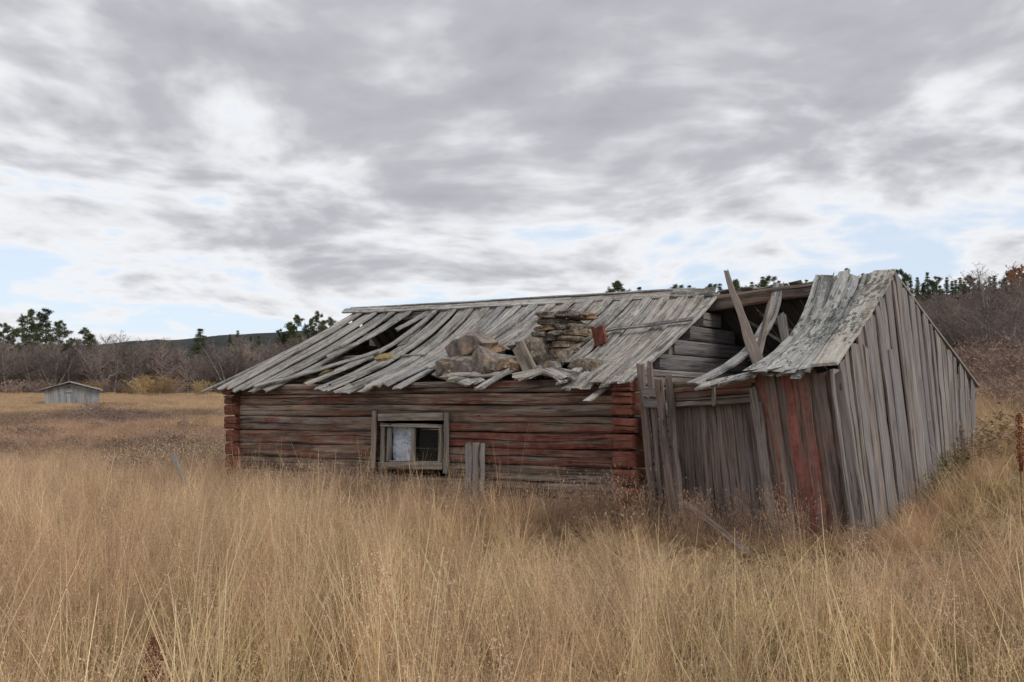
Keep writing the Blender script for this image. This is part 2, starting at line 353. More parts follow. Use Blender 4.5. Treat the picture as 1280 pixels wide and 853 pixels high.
M_pbark = simple('pine bark', lambda T: T.ramp(T.noise(T.add('ShaderNodeNewGeometry').outputs['Position'], 3, 5), [(.3, (.07, .05, .04)), (.7, (.20, .135, .095))]))

# ------------------------------------------------------------------ ground, far hill
def gcol(T):
    pos = T.add('ShaderNodeNewGeometry').outputs['Position']
    a = T.ramp(T.noise(pos, .35, 8, .7), [(.3, (.10, .075, .04)), (.5, (.20, .145, .075)), (.65, (.25, .185, .09)), (.8, (.17, .16, .06))])
    return T.mix(T.smooth(T.noise(pos, 9, 6, .7), .4, .6), T.mix(.5, a, (.06, .045, .025)), a)
M_ground = simple('dry meadow soil', gcol, 1, (.8, .1, 6))
def axis(lo, hi, c0, fine, far):
    a = [0.0]; s = fine
    while a[-1] < hi: a.append(a[-1]+s); s *= 1.06
    b = [0.0]; s = fine
    while b[-1] > lo: b.append(b[-1]-s); s *= 1.06
    return np.array(sorted(set(a+b)))
xs = axis(-2500, 2500, 0, .5, 0); ys = axis(-60, 3000, 0, .5, 0)
V = [(x, y, ground_z(x, y)) for y in ys for x in xs]; nx = len(xs)
Fc = [(j*nx+i, j*nx+i+1, (j+1)*nx+i+1, (j+1)*nx+i) for j in range(len(ys)-1) for i in range(nx-1)]
g = mesh('ground', V, Fc, M_ground, smooth=True, origin=(0, 0, 0)); tag(g, 'dry meadow ground rising gently towards the wood', 'ground', kind='structure')
def hcol(T):
    pos = T.add('ShaderNodeNewGeometry').outputs['Position']
    return T.ramp(T.noise(T.vmath('MULTIPLY', pos, (1, .5, 1)), .05, 8, .7), [(.3, (.03, .037, .037)), (.55, (.055, .06, .058)), (.75, (.085, .078, .07))])
M_hill = simple('far forest', hcol, 1, (1, 6, .12))
V = []; Fc = []; hx = np.arange(-1100, 1101, 9.0); hy = np.arange(620, 1100, 16.0)
def crest(px): return np.interp(px, [-600, -100, 60, 200, 342, 460, 700, 1000, 1500], [462, 448, 437, 429, 421, 414, 402, 396, 396])
for y in hy:
    for x in hx:
        px = 640+FPX*x/y; t = (y-620)/180.0
        zt = CAMZ+(510-crest(640+FPX*x/800.0))/FPX*800
        s = math.sin(min(t, 1)*math.pi/2) if t < 1 else max(0.2, 1-(t-1)*.25)
        V.append((x, y, zt*s*(1 if t else 0)-6*(t == 0)+(1.5+2.5*abs(mnoise.noise(Vector((x*.21, y*.21, 0))))+2*mnoise.noise(Vector((x*.02, y*.02, 3))))*(t > 0)))
n_ = len(hx)
Fc = [(j*n_+i, j*n_+i+1, (j+1)*n_+i+1, (j+1)*n_+i) for j in range(len(hy)-1) for i in range(n_-1)]
hh = mesh('hill', V, Fc, M_hill); tag(hh, 'long low dark wooded hill on the horizon', 'hill', kind='structure')

# ------------------------------------------------------------------ LOG HOUSE
HW = 2.036                                                       # half depth of the house
house = empty('log_house', W(-4, 2, 0), 'collapsing low log house with peeling red paint and sagging silver board roof', 'house')
FN = -EV; RN = norm(-EV*1.35+EZ*2.2)                             # front wall normal, front roof normal
BN = norm(EV*1.35+EZ*2.2)
# front wall courses, read at the two ends of the wall
RB = [474, 490, 506, 521, 542, 563, 586, 607, 628, 650, 671, 692]
LB = [481, 494, 506, 520, 537, 553, 569, 585, 601, 616, 630, 644]
REDS = [.50, .52, .34, .44, .56, .50, .34, .40, .2, .12, .1]
WX0, WX1, WY0, WY1 = 468, 560, 519, 583                          # window opening
def seg_pts(i, x):
    t = (x-300)/(776-300); yt = LB[i]+(RB[i]-LB[i])*t; yb = LB[i+1]+(RB[i+1]-LB[i+1])*t
    a = PV(x, yt, 0); b = PV(x, yb, 0); return (a+b)/2, float(abs(a[2]-b[2]))
sd_ = 0
for i in range(11):
    spans = [(300, 778)]
    t = .4; ym = (LB[i]+RB[i])/2*1.0
    yw = LB[i]+(RB[i]-LB[i])*(514-300)/476; yw2 = LB[i+1]+(RB[i+1]-LB[i+1])*(514-300)/476
    if yw2 > WY0+4 and yw < WY1-4: spans = [(300, WX0-1), (WX1+1, 778)]
    for (a, b) in spans:
        sd_ += 1
        pa, ha = seg_pts(i, a); pb, hb = seg_pts(i, b)
        off = EV*(.09+random.uniform(-.012, .015)+(.03 if i == 0 else 0))
        log('log', pa+off, pb+off, ha, hb, .19, FN, M_log, house, segs=max(8, int((b-a)/12)), red=REDS[i]+(.07 if a > 500 else 0)+random.uniform(-.05, .05), seed=sd_)
# corner log ends (painted red): the ends of the crossing logs
for side, (bx, lst, xa, xb) in (('L', (0, LB, 283, 302)), ('R', (1, RB, 773, 801))):
    for i in range(11):
        xm = (xa+xb)/2; skew = (i-5)*(.9 if side == 'L' else 1.6)
        p = PV(xm+skew*.6, (lst[i]+lst[i+1])/2, -.05); ht = float(PV(xm, lst[i], -.05)[2]-PV(xm, lst[i+1], -.05)[2])
        wd = (xb-xa)/FPX*p[1]*1.02*random.uniform(.9, 1.08)
        p = p+EU*random.uniform(-.02, .02)+FN*(.05 if side == 'R' else .03)
        o = log('log_end', p-EU*wd/2+EV*random.uniform(.05, .09), p+EU*wd/2+EV*random.uniform(.05, .09), ht*.95, ht*random.uniform(.86, .95), .26, FN, M_log, house, segs=6, red=random.choice([.82, .95, .72, .9]), seed=200+sd_+i, endrag=.015)
# right gable wall (logs seen above the porch), left gable and back wall
def ridge_z(u): return float(np.interp(u, [-8.3, -7.49, 0, 2.3], [3.50, 3.47, 3.19, 3.22]))
def eave_z(u): return float(np.interp(u, [-8.3, -0.3, 2.3], [1.95, 1.85, 1.98]))
for (ug, sgn, sd0) in ((-.10, 1, 300), (-8.10, -1, 340)):
    z = .03; i = 0
    while z < 3.1:
        hgt = .185+random.uniform(-.012, .02); zm = z+hgt/2
        zr = ridge_z(ug)-.14; ze = eave_z(ug)+.10
        lim = 0 if zm+hgt/2 < ze else (zm+hgt/2-ze)/(zr-ze)*HW
        if lim < HW-.16:
            rk = .42*max(0, zm-1.9) if sgn < 0 else 0
            log('gable_log', W(ug+rk, max(.02, lim), zm), W(ug+rk, 2*HW-max(.02, lim), zm), hgt, hgt, .17, EU*sgn, M_gable if sgn > 0 else M_log, house, segs=22, red=.04 if sgn > 0 else .3, seed=sd0+i)
        z += hgt; i += 1
z = .03; i = 0
while z < 1.9:
    hgt = .19+random.uniform(-.01, .02)
    log('back_log', W(-8.2, 2*HW-.09, z+hgt/2), W(0, 2*HW-.09, z+hgt/2), hgt, hgt, .18, EV, M_log, house, segs=20, red=.35, seed=400+i); z += hgt; i += 1
for i in range(9):   # loft floor carries the rubble
    v = .22+i*.44
    if i == 1: continue
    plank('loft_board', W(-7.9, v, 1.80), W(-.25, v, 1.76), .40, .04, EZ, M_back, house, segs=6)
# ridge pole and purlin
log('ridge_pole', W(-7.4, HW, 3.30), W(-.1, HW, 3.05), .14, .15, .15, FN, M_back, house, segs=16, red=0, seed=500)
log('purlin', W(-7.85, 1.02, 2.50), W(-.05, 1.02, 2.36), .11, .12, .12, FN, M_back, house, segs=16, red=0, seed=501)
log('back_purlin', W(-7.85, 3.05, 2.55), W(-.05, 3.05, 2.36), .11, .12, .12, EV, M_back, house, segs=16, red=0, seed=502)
# front roof boards: foot of each on the eave plane, head on the ridge plane
def ridge_y(x): return float(np.interp(x, [440, 640, 893], [392, 381, 368]))
front = [(446, 271, 488, 1, .02), (455, 282, 489, 1, .03), (464, 290, 491, 1, .03), (474, 299, 491, 1, .05), (484, 309, 493, 1, .05),
         (496, 320, 490, 1, .07), (506, 329, 489, 1, .10), (517, 339, 488, .62, .10), (541, 364, 487, .26, .03),
         (549, 378, 485, 1, .16), (560, 391, 490, 1, .16), (571, 405, 491, 1, .18), (582, 418, 492, 1, .18), (592, 432, 493, 1, .18), (602, 445, 494, 1, .17), (612, 458, 488, 1, .17), (622, 470, 483, 1, .16), (632, 482, 484, 1, .15), (642, 494, 486, 1, .13),
         (652, 505, 486, .80, .10), (662, 516, 486, .74, .08), (672, 527, 486, .70, .08), (683, 540, 486, .66, .06), (694, 552, 486, .64, .06), (705, 564, 486, .62, .06), (716, 577, 486, .60, .05), (728, 590, 486, .60, .05), (740, 604, 486, .58, .05), (752, 618, 486, .58, .05), (764, 632, 486, .58, .05), (776, 646, 486, .62, .05), (788, 660, 486, .68, .05), (800, 676, 487, .72, .05),
         (813, 699, 485, 1, .06), (824, 707, 487, 1, .06), (835, 716, 491, 1, .07), (847, 728, 488, 1, .06), (858, 740, 486, 1, .07), (869, 751, 487, 1, .05), (878, 763, 484, 1, .06), (893, 777, 481, 1, .04)]
def roof_board(xt, yt, xb, yb, fr, sag, lift, wd, name='roof_board', mat=None, vt=HW-.02, vb=-.25):
    a = PV(xt, yt, vt); b = PV(xb, yb, vb); b = a+(b-a)*fr
    return plank(name, a, b, wd, .026, RN, mat or M_roof, house, sag=sag*fr, segs=8, lift=lift, ragged=.04, rough=.009, sagpow=.85)
for i, (xt, xb, yb, fr, sag) in enumerate(front):
    wd = .165*random.uniform(.85, 1.15)
    roof_board(xt, ridge_y(xt), xb, yb, fr*random.uniform(.97, 1.0) if fr == 1 else fr*random.uniform(.92, 1.08), sag, .03 if i % 2 else .0, wd)
for i in range(len(front)-1):     # lower boards under the joints
    a, b = front[i], front[i+1]
    if i in (1, 3, 10, 12, 14, 16, 19, 21, 23, 25, 27, 29, 34, 36, 38):
        roof_board((a[0]+b[0])/2, ridge_y(a[0]), (a[1]+b[1])/2, min(a[2], b[2])-2, min(a[3], b[3])*random.uniform(.9, .98), (a[4]+b[4])/2, -.035, .15)
roof_board(882, 369, 735, 504, 1, .10, .03, .10, vb=-.32)          # curled hanging board
roof_board(475, 444, 321, 487, 1, .02, .07, .13, 'slipped_board', vt=.95)
roof_board(533, 391, 500, 426, 1, .0, -.08, .16, 'slipped_board', vb=1.2)
roof_board(462, 436, 395, 468, 1, .0, -.10, .15, 'slipped_board', vt=1.15, vb=.35)
roof_board(868, 404, 760, 418, 1, .0, .06, .07, 'slipped_board', vt=1.25, vb=1.05)
plank('roof_board', PV(449, 392, HW-.05), PV(252, 490, .12), .07, .025, RN, M_roof, house, sag=.03)   # verge board standing out at the far gable
for (x0, y0, x1, y1) in ((470, 447, 490, 443), (398, 468, 418, 463), (380, 478, 396, 474)):
    a = PV(x0, y0, .5); b = PV(x1, y1, .5)
    st = stone('moss_cushion', (a+b)/2-EZ*.02, (.34, .22, .07), (EU, norm(EV+EZ*.6), norm(EZ-EV*.6)), M_moss, house, seed=int(x0), sharp=.8)
# ridge boards
def rb(x0, y0, x1, y1, wd, dv, name='ridge_board', mat=None): plank(name, PV(x0, y0, HW+dv), PV(x1, y1, HW+dv), wd, .03, norm(EZ*1+(-EV)*(1 if dv < 0 else -1)*.9), mat or M_roof, house, sag=.015, segs=12, rough=.008)
rb(430, 389, 712, 376, .12, -.07); rb(640, 379, 872, 366.5, .13, -.05); rb(440, 387.5, 870, 364, .12, .06)
rb(842, 366.5, 893, 364, .16, -.06)
# back roof
u = -8.3; i = 0
while u < -.05:
    wd = .17*random.uniform(.88, 1.1)
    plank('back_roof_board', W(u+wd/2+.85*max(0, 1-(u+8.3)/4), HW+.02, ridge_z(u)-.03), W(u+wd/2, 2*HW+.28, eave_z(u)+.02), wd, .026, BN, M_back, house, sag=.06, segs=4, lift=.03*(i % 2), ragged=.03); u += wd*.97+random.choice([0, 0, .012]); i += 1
# window
wr = empty('window', W(-4.3, 0, .9)); wr.parent = house; wr.location = W(-4.3, 0, .9)-WLOC[house]
def wb(x0, y0, x1, y1, wd, v=-.03, thk=.03, nm='frame_board', mat=None, lean=0): return plank(nm, PV(x0, y0, v), PV(x1, y1, v-lean), wd, thk, FN, mat or M_frame, wr, segs=4, ragged=.006, rough=.003)
wb(468, 514, 466, 585, .072, -.05, .04); wb(558.5, 516, 557, 592, .068, -.05, .04)            # side casings
wb(473, 522, 554, 521, .10, -.035); wb(474, 582, 554, 583, .09, -.04, .05, 'window_sill')
wb(476, 531, 553, 533, .05, -.01, .03)
wb(479, 531, 478, 580, .075, .01); wb(487, 535, 486, 577, .085, .03); wb(551, 533, 550, 579, .06, .01)
wb(517, 535, 516, 577, .075, .02, .035, 'mullion'); wb(488, 578, 551, 579, .05, .01, nm='frame_board')
m, T_, out = new_mat('grey plastic sheet')
pos = T_.add('ShaderNodeNewGeometry').outputs['Position']
cc = T_.ramp(T_.noise(T_.vmath('MULTIPLY', pos, (2, 2, 5)), 2.2, 5, .6, 1.5), [(.38, (.17, .20, .25)), (.5, (.36, .41, .48)), (.66, (.52, .57, .64))])
bs = T_.add('ShaderNodeBsdfPrincipled', {'Base Color': cc, 'Roughness': .35}); T_.l.new(bs.outputs[0], out.inputs[0]); M_plast = m
V = []; Fc = []
for j in range(9):
    for i in range(7):
        p = PV(491+i*4.1, 533+j*5.9, .07); V.append(p+EV*.03*mnoise.noise(Vector((i*.6+j*.5, j*.35, 2))))
Fc = [(j*7+i, j*7+i+1, (j+1)*7+i+1, (j+1)*7+i) for j in range(8) for i in range(6)]
o = mesh('plastic_sheet', V, Fc, M_plast, wr, smooth=True); o['label'] = 'pale bluish crumpled plastic sheet in left half of window'
m, T_, out = new_mat('window glass'); bs = T_.add('ShaderNodeBsdfPrincipled', {'Base Color': (.02, .022, .025, 1), 'Roughness': .08, 'Alpha': .35, 'Specular IOR Level': .5}); T_.l.new(bs.outputs[0], out.inputs[0]); M_glass = m
a, b, c_, d_ = PV(520, 534, .06), PV(550, 534, .06), PV(550, 578, .06), PV(520, 578, .06)
mesh('pane', [a, b, c_, d_]+[q+EV*.004 for q in (a, b, c_, d_)], [(3, 2, 1, 0), (4, 5, 6, 7), (0, 1, 5, 4), (1, 2, 6, 5), (2, 3, 7, 6), (3, 0, 4, 7)], M_glass, wr)

# broken boards on the eave under the rubble (parts of the roof)
for (x0, y0, x1, y1, v0, v1, wd) in ((545, 465, 590, 480, .3, -.2, .15), (553, 460, 600, 478, .35, -.15, .13), (612, 466, 562, 475, .2, -.18, .12), (660, 452, 596, 486, .3, -.3, .10), (655, 448, 603, 484, .3, -.26, .12), (690, 461, 640, 471, .15, -.2, .16), (697, 458, 655, 474, .25, -.2, .10), (608, 443, 668, 455, .4, .2, .10), (672, 462, 722, 470, .15, -.15, .14), (668, 456, 705, 474, .25, -.18, .12), (556, 470, 625, 467, -.05, .0, .12)):
    plank('broken_board', PV(x0, y0, v0), PV(x1, y1, v1), wd, .03, norm(EZ+FN*.7+EU*random.uniform(-.3, .3)), M_roof, house, segs=4, ragged=.06, rough=.012)

# ------------------------------------------------------------------ BOARD SHED (porch) at the near end
CU = UVZ(PV(1075, 692, 0))[0]
shed = empty('board_shed', W(1.4, 2, .2), 'grey leaning board shed with faded red front and half-open lichen roof', 'shed')
# front wall boards: (top x, top y, bottom x, bottom y, width px, red)
fb = [(950, 470, 982, 692, 13, .52), (962, 470, 993, 694, 12, .46), (972, 469, 1003, 694, 11, .3), (982, 469, 1013, 696, 13, .62), (993, 468, 1023, 696, 12, .60), (1003, 467, 1034, 697, 12, .54), (1013, 467, 1046, 698, 13, .46), (1024, 467, 1057, 698, 13, .40), (1035, 466, 1068, 698, 12, .08)]
for i, (xt, yt, xb, yb, wp, rd) in enumerate(fb):
    v = -.02-.02*(i % 2); a = PV(xt, yt, v); b = PV(xb, yb+6, v)
    o = plank('wall_board', a, b, wp/FPX*a[1]*1.12, .025, FN, M_shed, shed, segs=8, ragged=.03, rough=.006, sag=random.uniform(-.012, .012)); o['red'] = rd
# narrow door jamb boards
for (xt, yt, xb, yb, wp) in ((941, 486, 972, 690, 10), (948, 505, 966, 672, 9)):
    a = PV(xt, yt, -.06); o = plank('door_post', a, PV(xb, yb, -.06), wp/FPX*a[1], .04, FN, M_gable, shed, segs=6); o['red'] = .05
# door boards, slightly recessed
for i in range(10):
    t = i/9; xt = 848+t*92; xb = 857+t*108
    a = PV(xt, 503-t*3+random.uniform(0, 3), .07); b = PV(xb, 690+random.uniform(-4, 6), .07)
    o = plank('door_board', a, b, 11.4/FPX*a[1]*random.uniform(.92, 1.08), .025, FN, M_shed, shed, segs=8, ragged=.03, rough=.006, lift=random.uniform(-.012, .012)); o['red'] = random.choice([.1, .3, .05, .36])
# lintel logs over the door
for (x0, y0, x1, y1, ht, rd) in ((836, 493, 944, 484, .135, .55), (838, 504, 946, 497, .10, .40), (840, 482, 948, 474, .09, .05)):
    log('lintel_log', PV(x0, y0, .0), PV(x1, y1, .0), ht, ht*.95, .15, FN, M_log, shed, segs=12, red=rd, seed=int(x0+y0))
plank('brace', PV(892, 484, -.10), PV(892, 506, -.10), .035, .03, FN, M_back, shed, segs=3)
# tall upright boards between house corner and door
for (xt, yt, xb, yb, wp, v) in ((800, 459, 822, 690, 11, -.10), (812, 456, 832, 690, 9, -.06), (823, 474, 846, 690, 12, -.15), (835, 473, 856, 688, 11, -.12), (813, 500, 838, 690, 10, .0)):
    a = PV(xt, yt, v); o = plank('upright_board', a, PV(xb, yb, v), wp/FPX*a[1]*.85, .03, FN, M_shed, shed, segs=9, ragged=.05, rough=.011); o['red'] = .18
for (yy) in (490, 504): plank('crosspiece', PV(806, yy, -.12), PV(826, yy+1, -.12), .10, .03, FN, M_gable, shed, segs=3)['red'] = .05
# gable wall: uneven upright boards following the rake
A3 = PV(1041, 462, -.02); B3 = PV(1115, 343, HW); C3 = PU(1212, 476, CU-.02)
NG = 24
for lay in (0, 1):
    for i in range(NG):
        s = (i+.5*lay)/(NG-1 if lay == 0 else NG)
        if lay and random.random() < .35: continue
        top = A3+(B3-A3)*(s/.46) if s < .46 else B3+(C3-B3)*((s-.46)/.54)
        vb_ = s*2*HW; bt = W(CU-.02*lay, vb_, ground_z(*W(CU, vb_, 0)[:2])-.12)
        off = EU*(.0 if lay == 0 else .022)
        st = random.uniform(.0, .02) if lay == 0 else random.choice([0, .0, random.uniform(.2, .7)])
        if lay and st == 0: st = .02
        t0 = top+(bt-top)*(st/np.linalg.norm(bt-top))-EZ*.01
        o = plank('gable_board', t0, bt+EV*random.uniform(-.02, .02), (2*HW/NG)*(1.12 if lay == 0 else random.uniform(.45, .8)), .024, EU, M_gable, shed, segs=8, lift=.012+off@EU+random.uniform(0, .008)+(.012*(i % 2) if lay == 0 else 0), ragged=.05, rough=.007, sag=random.uniform(-.015, .02), taper=random.uniform(.9, 1.05)); o['red'] = random.choice([.05, .08, .05, .15])
o = plank('corner_board', PV(1040, 468, -.05)+EU*.05, PV(1076, 702, -.05)+EU*.05, .13, .03, FN, M_gable, shed, segs=8); o['red'] = .08
# back wall of the shed
for i in range(16):
    u = .05+i*.16; b = W(u, 2*HW, ground_z(*W(u, 2*HW, 0)[:2])-.1); t = W(u-.1, 2*HW, 1.98)
    plank('back_board', t, b, .155, .024, EV, M_gable, shed, segs=3)['red'] = .1
# ridge beam, rafters, roof
beam = log('ridge_beam', PV(888, 380, HW), PV(1112, 350, HW), .21, .16, .18, FN, M_log, shed, segs=18, red=0, seed=600)
def sroof(xt, yt, xb, yb, wt, sag, lift, mat, name='roof_board', vb=-.25, thk=.03, sagpow=.8, ragged=.03): return plank(name, PV(xt, yt, HW-.02), PV(xb, yb, vb), wt, thk, RN, mat, shed, sag=sag, segs=12, lift=lift, ragged=ragged, rough=.008, sagpow=sagpow)
sroof(1107, 345, 1033, 464, .25, .04, .07, M_lich)
sroof(1087, 348, 1006, 466, .13, .09, .03, M_lich, ragged=.05); sroof(1078, 348, 996, 470, .12, .11, .0, M_roof, ragged=.06)
for i, (xt, yt, xb, yb, sg) in enumerate(((1067, 349, 985, 468, .15), (1056, 350, 974, 471, .18), (1046, 351, 963, 466, .20), (1036, 352, 953, 473, .23), (1026, 353, 941, 469, .25))):
    sroof(xt, yt, xb, yb, .155*random.uniform(.92, 1.08), sg+random.uniform(-.015, .015), (.035, .085, .03, .075, .05)[i], M_lich if i != 3 else M_roof, ragged=.07)
sroof(1061, 350, 980, 466, .14, .17, -.02, M_roof, ragged=.06); sroof(1041, 352, 958, 467, .14, .22, -.01, M_roof, ragged=.06)
sroof(974, 360, 866, 485, .15, .33, .05, M_roof, sagpow=.72)                 # the one board left bowing over the hole
plank('fallen_board', PV(945, 467, -.2), PV(872, 484, -.22), .12, .03, RN, M_lich, shed, segs=5)
plank('broken_rafter', PV(907, 339, .75), PV(951, 463, .35), .048, .045, norm(FN+EU*.3), M_shed, shed, segs=9, taper=3.0, ragged=.03, rough=.01)
plank('rafter', PV(963, 378, 1.7), PV(946, 452, .6), .15, .05, norm(FN-EU*.5), M_back, shed, segs=5, ragged=.05)
plank('post_stub', PV(977, 396, 1.0), PV(984, 440, 1.0), .09, .05, FN, M_gable, shed, segs=3, ragged=.06)
for (x0, y0, x1, y1) in ((912, 388, 985, 432), (928, 380, 1000, 420), (1000, 375, 1015, 395)): plank('roof_lath', PV(x0, y0, 2.6), PV(x1, y1, 2.4), .04, .03, FN, M_roof, shed, segs=3)
u = .02; i = 0
while u < CU-.36:
    wd = .17*random.uniform(.9, 1.1); lean = -.25*0
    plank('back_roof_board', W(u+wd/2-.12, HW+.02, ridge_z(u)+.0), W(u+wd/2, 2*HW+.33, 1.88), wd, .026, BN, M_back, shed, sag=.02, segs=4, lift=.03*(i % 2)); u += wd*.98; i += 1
plank('verge_board', B3-EU*.04+EZ*.03, C3+EU*.0+norm(C3-B3)*.16, .14, .03, BN, M_gable, shed, segs=7)['red'] = .05
for t in (.12, .40, .72):   # rails inside the gable
    plank('rail', W(CU-.07-.12*t, .06, .5+1.3*t), W(CU-.07-.12*t, 2*HW-.05, .9+1.1*t), .09, .05, EU, M_back, shed, segs=2)
for (v, z) in ((3.05, 2.42),): log('purlin', W(0, v, z-.08), W(CU-.25, v, z-.05), .11, .11, .11, FN, M_back, shed, segs=8, red=0, seed=int(v*100))

# ------------------------------------------------------------------ chimney stack of split stones
chim = empty('stone_chimney', PV(706, 466, .9)*np.array([1, 1, 0]), 'crumbling chimney of flat stacked brown stones sticking through the sagging roof', 'chimney')
cz0, cz1 = 0.0, 0
cu, cv = UVZ(PV(706, 440, .9))[:2]
zt_ = float(PV(706, 398, .9)[2]); z = .02; k = 0
while z < zt_:
    vis = z > 1.7
    th = random.uniform(.05, .10) if vis else .24
    t = max(0, (z-1.9)/(zt_-1.9)); wid = .82-.26*t*t; dep = .7
    for row in (0, 1):
        x = -wid/2+(.05 if k % 2 else 0)+random.uniform(-.04, .04)
        while x < wid/2-.05:
            l = random.uniform(.2, .46) if vis else .40
            if z > zt_-.12 and (x > .12 or random.random() < .12): x += l; continue
            l = min(l, wid/2-x+.05)
            c = W(cu+x+l/2, cv-.17+row*.34+random.uniform(-.04, .03), z+th/2)
            tl = random.uniform(-.05, .09)
            stone('stone', c, (l*1.04, .36, th*1.06), (norm(EU-EZ*tl), EV, norm(EZ+EU*tl)), M_stone, chim, seed=k*37+int(x*100)+row, sharp=.5); x += l
    z += th*.97; k += 1
# loose stones on the wall head
def shard(c, dims, ax, mat, seed):
    import bmesh
    r = random.Random(seed); bm = bmesh.new()
    for i in range(22):
        q = [r.uniform(-1, 1) for _ in range(3)]; k = r.choice([0, 1, 2]); q[k] = math.copysign(r.uniform(.86, 1), q[k])
        bm.verts.new(np.array(c)+(np.array(q)*np.array(dims)*.55)@np.array(ax))
    bmesh.ops.convex_hull(bm, input=bm.verts, use_existing_faces=False)
    bmesh.ops.delete(bm, geom=[v for v in bm.verts if not v.link_faces], context='VERTS')
    bm.verts.index_update(); V = [tuple(v.co) for v in bm.verts]; Fc = [[v.index for v in f.verts] for f in bm.faces]; bm.free()
    return mesh('fallen_stone', V, Fc, mat)
def loose(px, py, v, dims, tilt, seed, label, mat=M_rubble):
    a1 = norm(EU*math.cos(tilt)+EZ*math.sin(tilt)); a3 = norm(EZ*math.cos(tilt)-EU*math.sin(tilt))
    o = shard(PV(px, py, v), tuple(1.2*d for d in dims), (a1, EV, a3), mat, seed*7+3); tag(o, label, 'stone', 'stones fallen from the chimney onto the roof'); return o
loose(596, 432, .35, (.30, .34, .36), .9, 1, 'big pale orange stone tilted on top of the roof rubble')
loose(577, 443, .40, (.30, .30, .34), .5, 2, 'rust brown block under the pale orange stone in roof rubble')
loose(612, 442, .55, (.28, .30, .30), -.6, 3, 'dark grey stone leaning right behind the roof rubble', M_stone)
loose(583, 459, .18, (.48, .32, .24), .08, 4, 'wide flat brown slab lying at the front of roof rubble')
loose(611, 457, .16, (.34, .28, .26), -.7, 5, 'brown split block tilted right at the front of roof rubble')
loose(558, 459, .15, (.22, .24, .20), .3, 6, 'small brown stone at the left end of roof rubble')
loose(632, 458, .2, (.26, .3, .16), .1, 7, 'small flat stone between tilted block and leaning plank', M_stone)
loose(655, 434, .55, (.26, .34, .10), .02, 8, 'flat orange topped stone lying behind the leaning plank')
loose(668, 440, .5, (.24, .3, .26), .2, 9, 'rounded grey stone resting against left side of chimney', M_stone)
loose(690, 452, .35, (.34, .3, .2), .1, 10, 'grey slab at the foot of the chimney', M_stone)
loose(735, 457, .35, (.3, .3, .14), -.1, 11, 'thin slab at the right foot of the chimney', M_stone)
for i in range(16):
    x_ = random.uniform(548, 700); q_ = random.uniform(.09, .19)
    loose(x_, 470-q_*40+random.uniform(-6, 2), random.uniform(.0, .35), (q_, q_*.9, q_*.7), random.uniform(-.6, .6), 60+i, 'small broken stone scattered among the rubble along the eave', random.choice([M_rubble, M_stone]))
o = plank('loose_plank', PV(648, 432, .28), PV(664, 466, .05), .20, .035, norm(FN+EZ*.3), M_frame, None, segs=4, ragged=.01); tag(o, 'short grey board standing tilted among the roof rubble left of chimney', 'board')
a = [PV(739, 412, .8), PV(753, 407, .75), PV(757, 428, .7), PV(744, 434, .75)]
V = a+[q+EV*.035+EU*.012 for q in a]
o = mesh('metal_sheet', V, [(0, 1, 2, 3), (7, 6, 5, 4), (0, 4, 5, 1), (1, 5, 6, 2), (2, 6, 7, 3), (3, 7, 4, 0)], M_rust); tag(o, 'bent rusty red sheet metal piece beside the stone chimney', 'sheet metal')
# short boards leaning on the house wall right of the window
br = empty('board_scrap', PV(594, 600, -.15)*np.array([1, 1, 0]), 'short grey boards nailed together leaning on the log wall beside window', 'boards')
for (x, y0, wd, v) in ((586, 557, .10, -.12), (595, 556, .10, -.11), (603, 557, .07, -.12)): plank('board', PV(x, y0+random.uniform(-2, 3), v), PV(x-1, 628, v-.12), wd, .025, FN, M_gable, br, segs=5, ragged=.03, rough=.01)['red'] = .05
o = plank('leaning_pole', atY(216, 568, 15.2), np.array([*atY(246, 612, 15.0)[:2], ground_z(*atY(246, 612, 15.0)[:2])-.05]), .075, .05, norm(np.array([0, -1, .5])), M_frame, None, segs=6, ragged=.02); tag(o, 'bare grey pole slanting out of the grass left of the log house', 'pole')
o = plank('leaning_lath', PV(855, 628, -.35), PV(935, 690, -.75), .06, .025, norm(FN+EZ), M_shed, None, segs=5); o['red'] = .2; tag(o, 'thin brown lath slanting down in the grass before the shed door', 'lath')

# ------------------------------------------------------------------ far shed on the meadow
FY = 75.0; fz = ground_z(atY(90, 508, FY)[0], FY)
fs = empty('field_shed', (atY(90, 508, FY)[0], FY, fz), 'small grey board hay shed with low gable roof far out on the meadow', 'shed')
def Q(px, py, d=0): return atY(px, py, FY+d)
NB = 17
for i in range(NB):
    s = (i+.5)/NB; x0 = 55+s*68; ytop = np.interp(x0, [55, 88, 123], [487, 479.5, 488]); xb = 57+s*66
    if 81.5 < x0 < 88: ytop = 492
    b = Q(xb, 512, 0); b[2] = ground_z(b[0], b[1])-.1
    o = plank('wall_board', Q(x0, ytop), b, 4.6*1.0/NB*1.02, .03, np.array([0, -1, 0.]), M_far, fs, segs=3, ragged=.05, rough=.012)
plank('rail', Q(80, 483, -.05), Q(91, 491, -.05), .12, .05, np.array([0, -1, 0.]), M_far, fs, segs=2)
plank('rail', Q(82, 490, -.05), Q(90, 489, -.05), .2, .05, np.array([0, -1, 0.]), M_far, fs, segs=2)
for (xa, ya, xb, yb) in ((50, 488, 89, 477.5), (87, 477.5, 127, 487.5)):
    p, q = Q(xa, ya), Q(xb, yb); dpt = norm(np.array([atY(90, 508, FY)[0], FY, 0]))
    for j in range(9):
        off = dpt*(-.25+j*.5); plank('roof_board', p+off, q+off, .50, .06, EZ, M_far, fs, segs=4, lift=.02*(j % 2), ragged=.02)
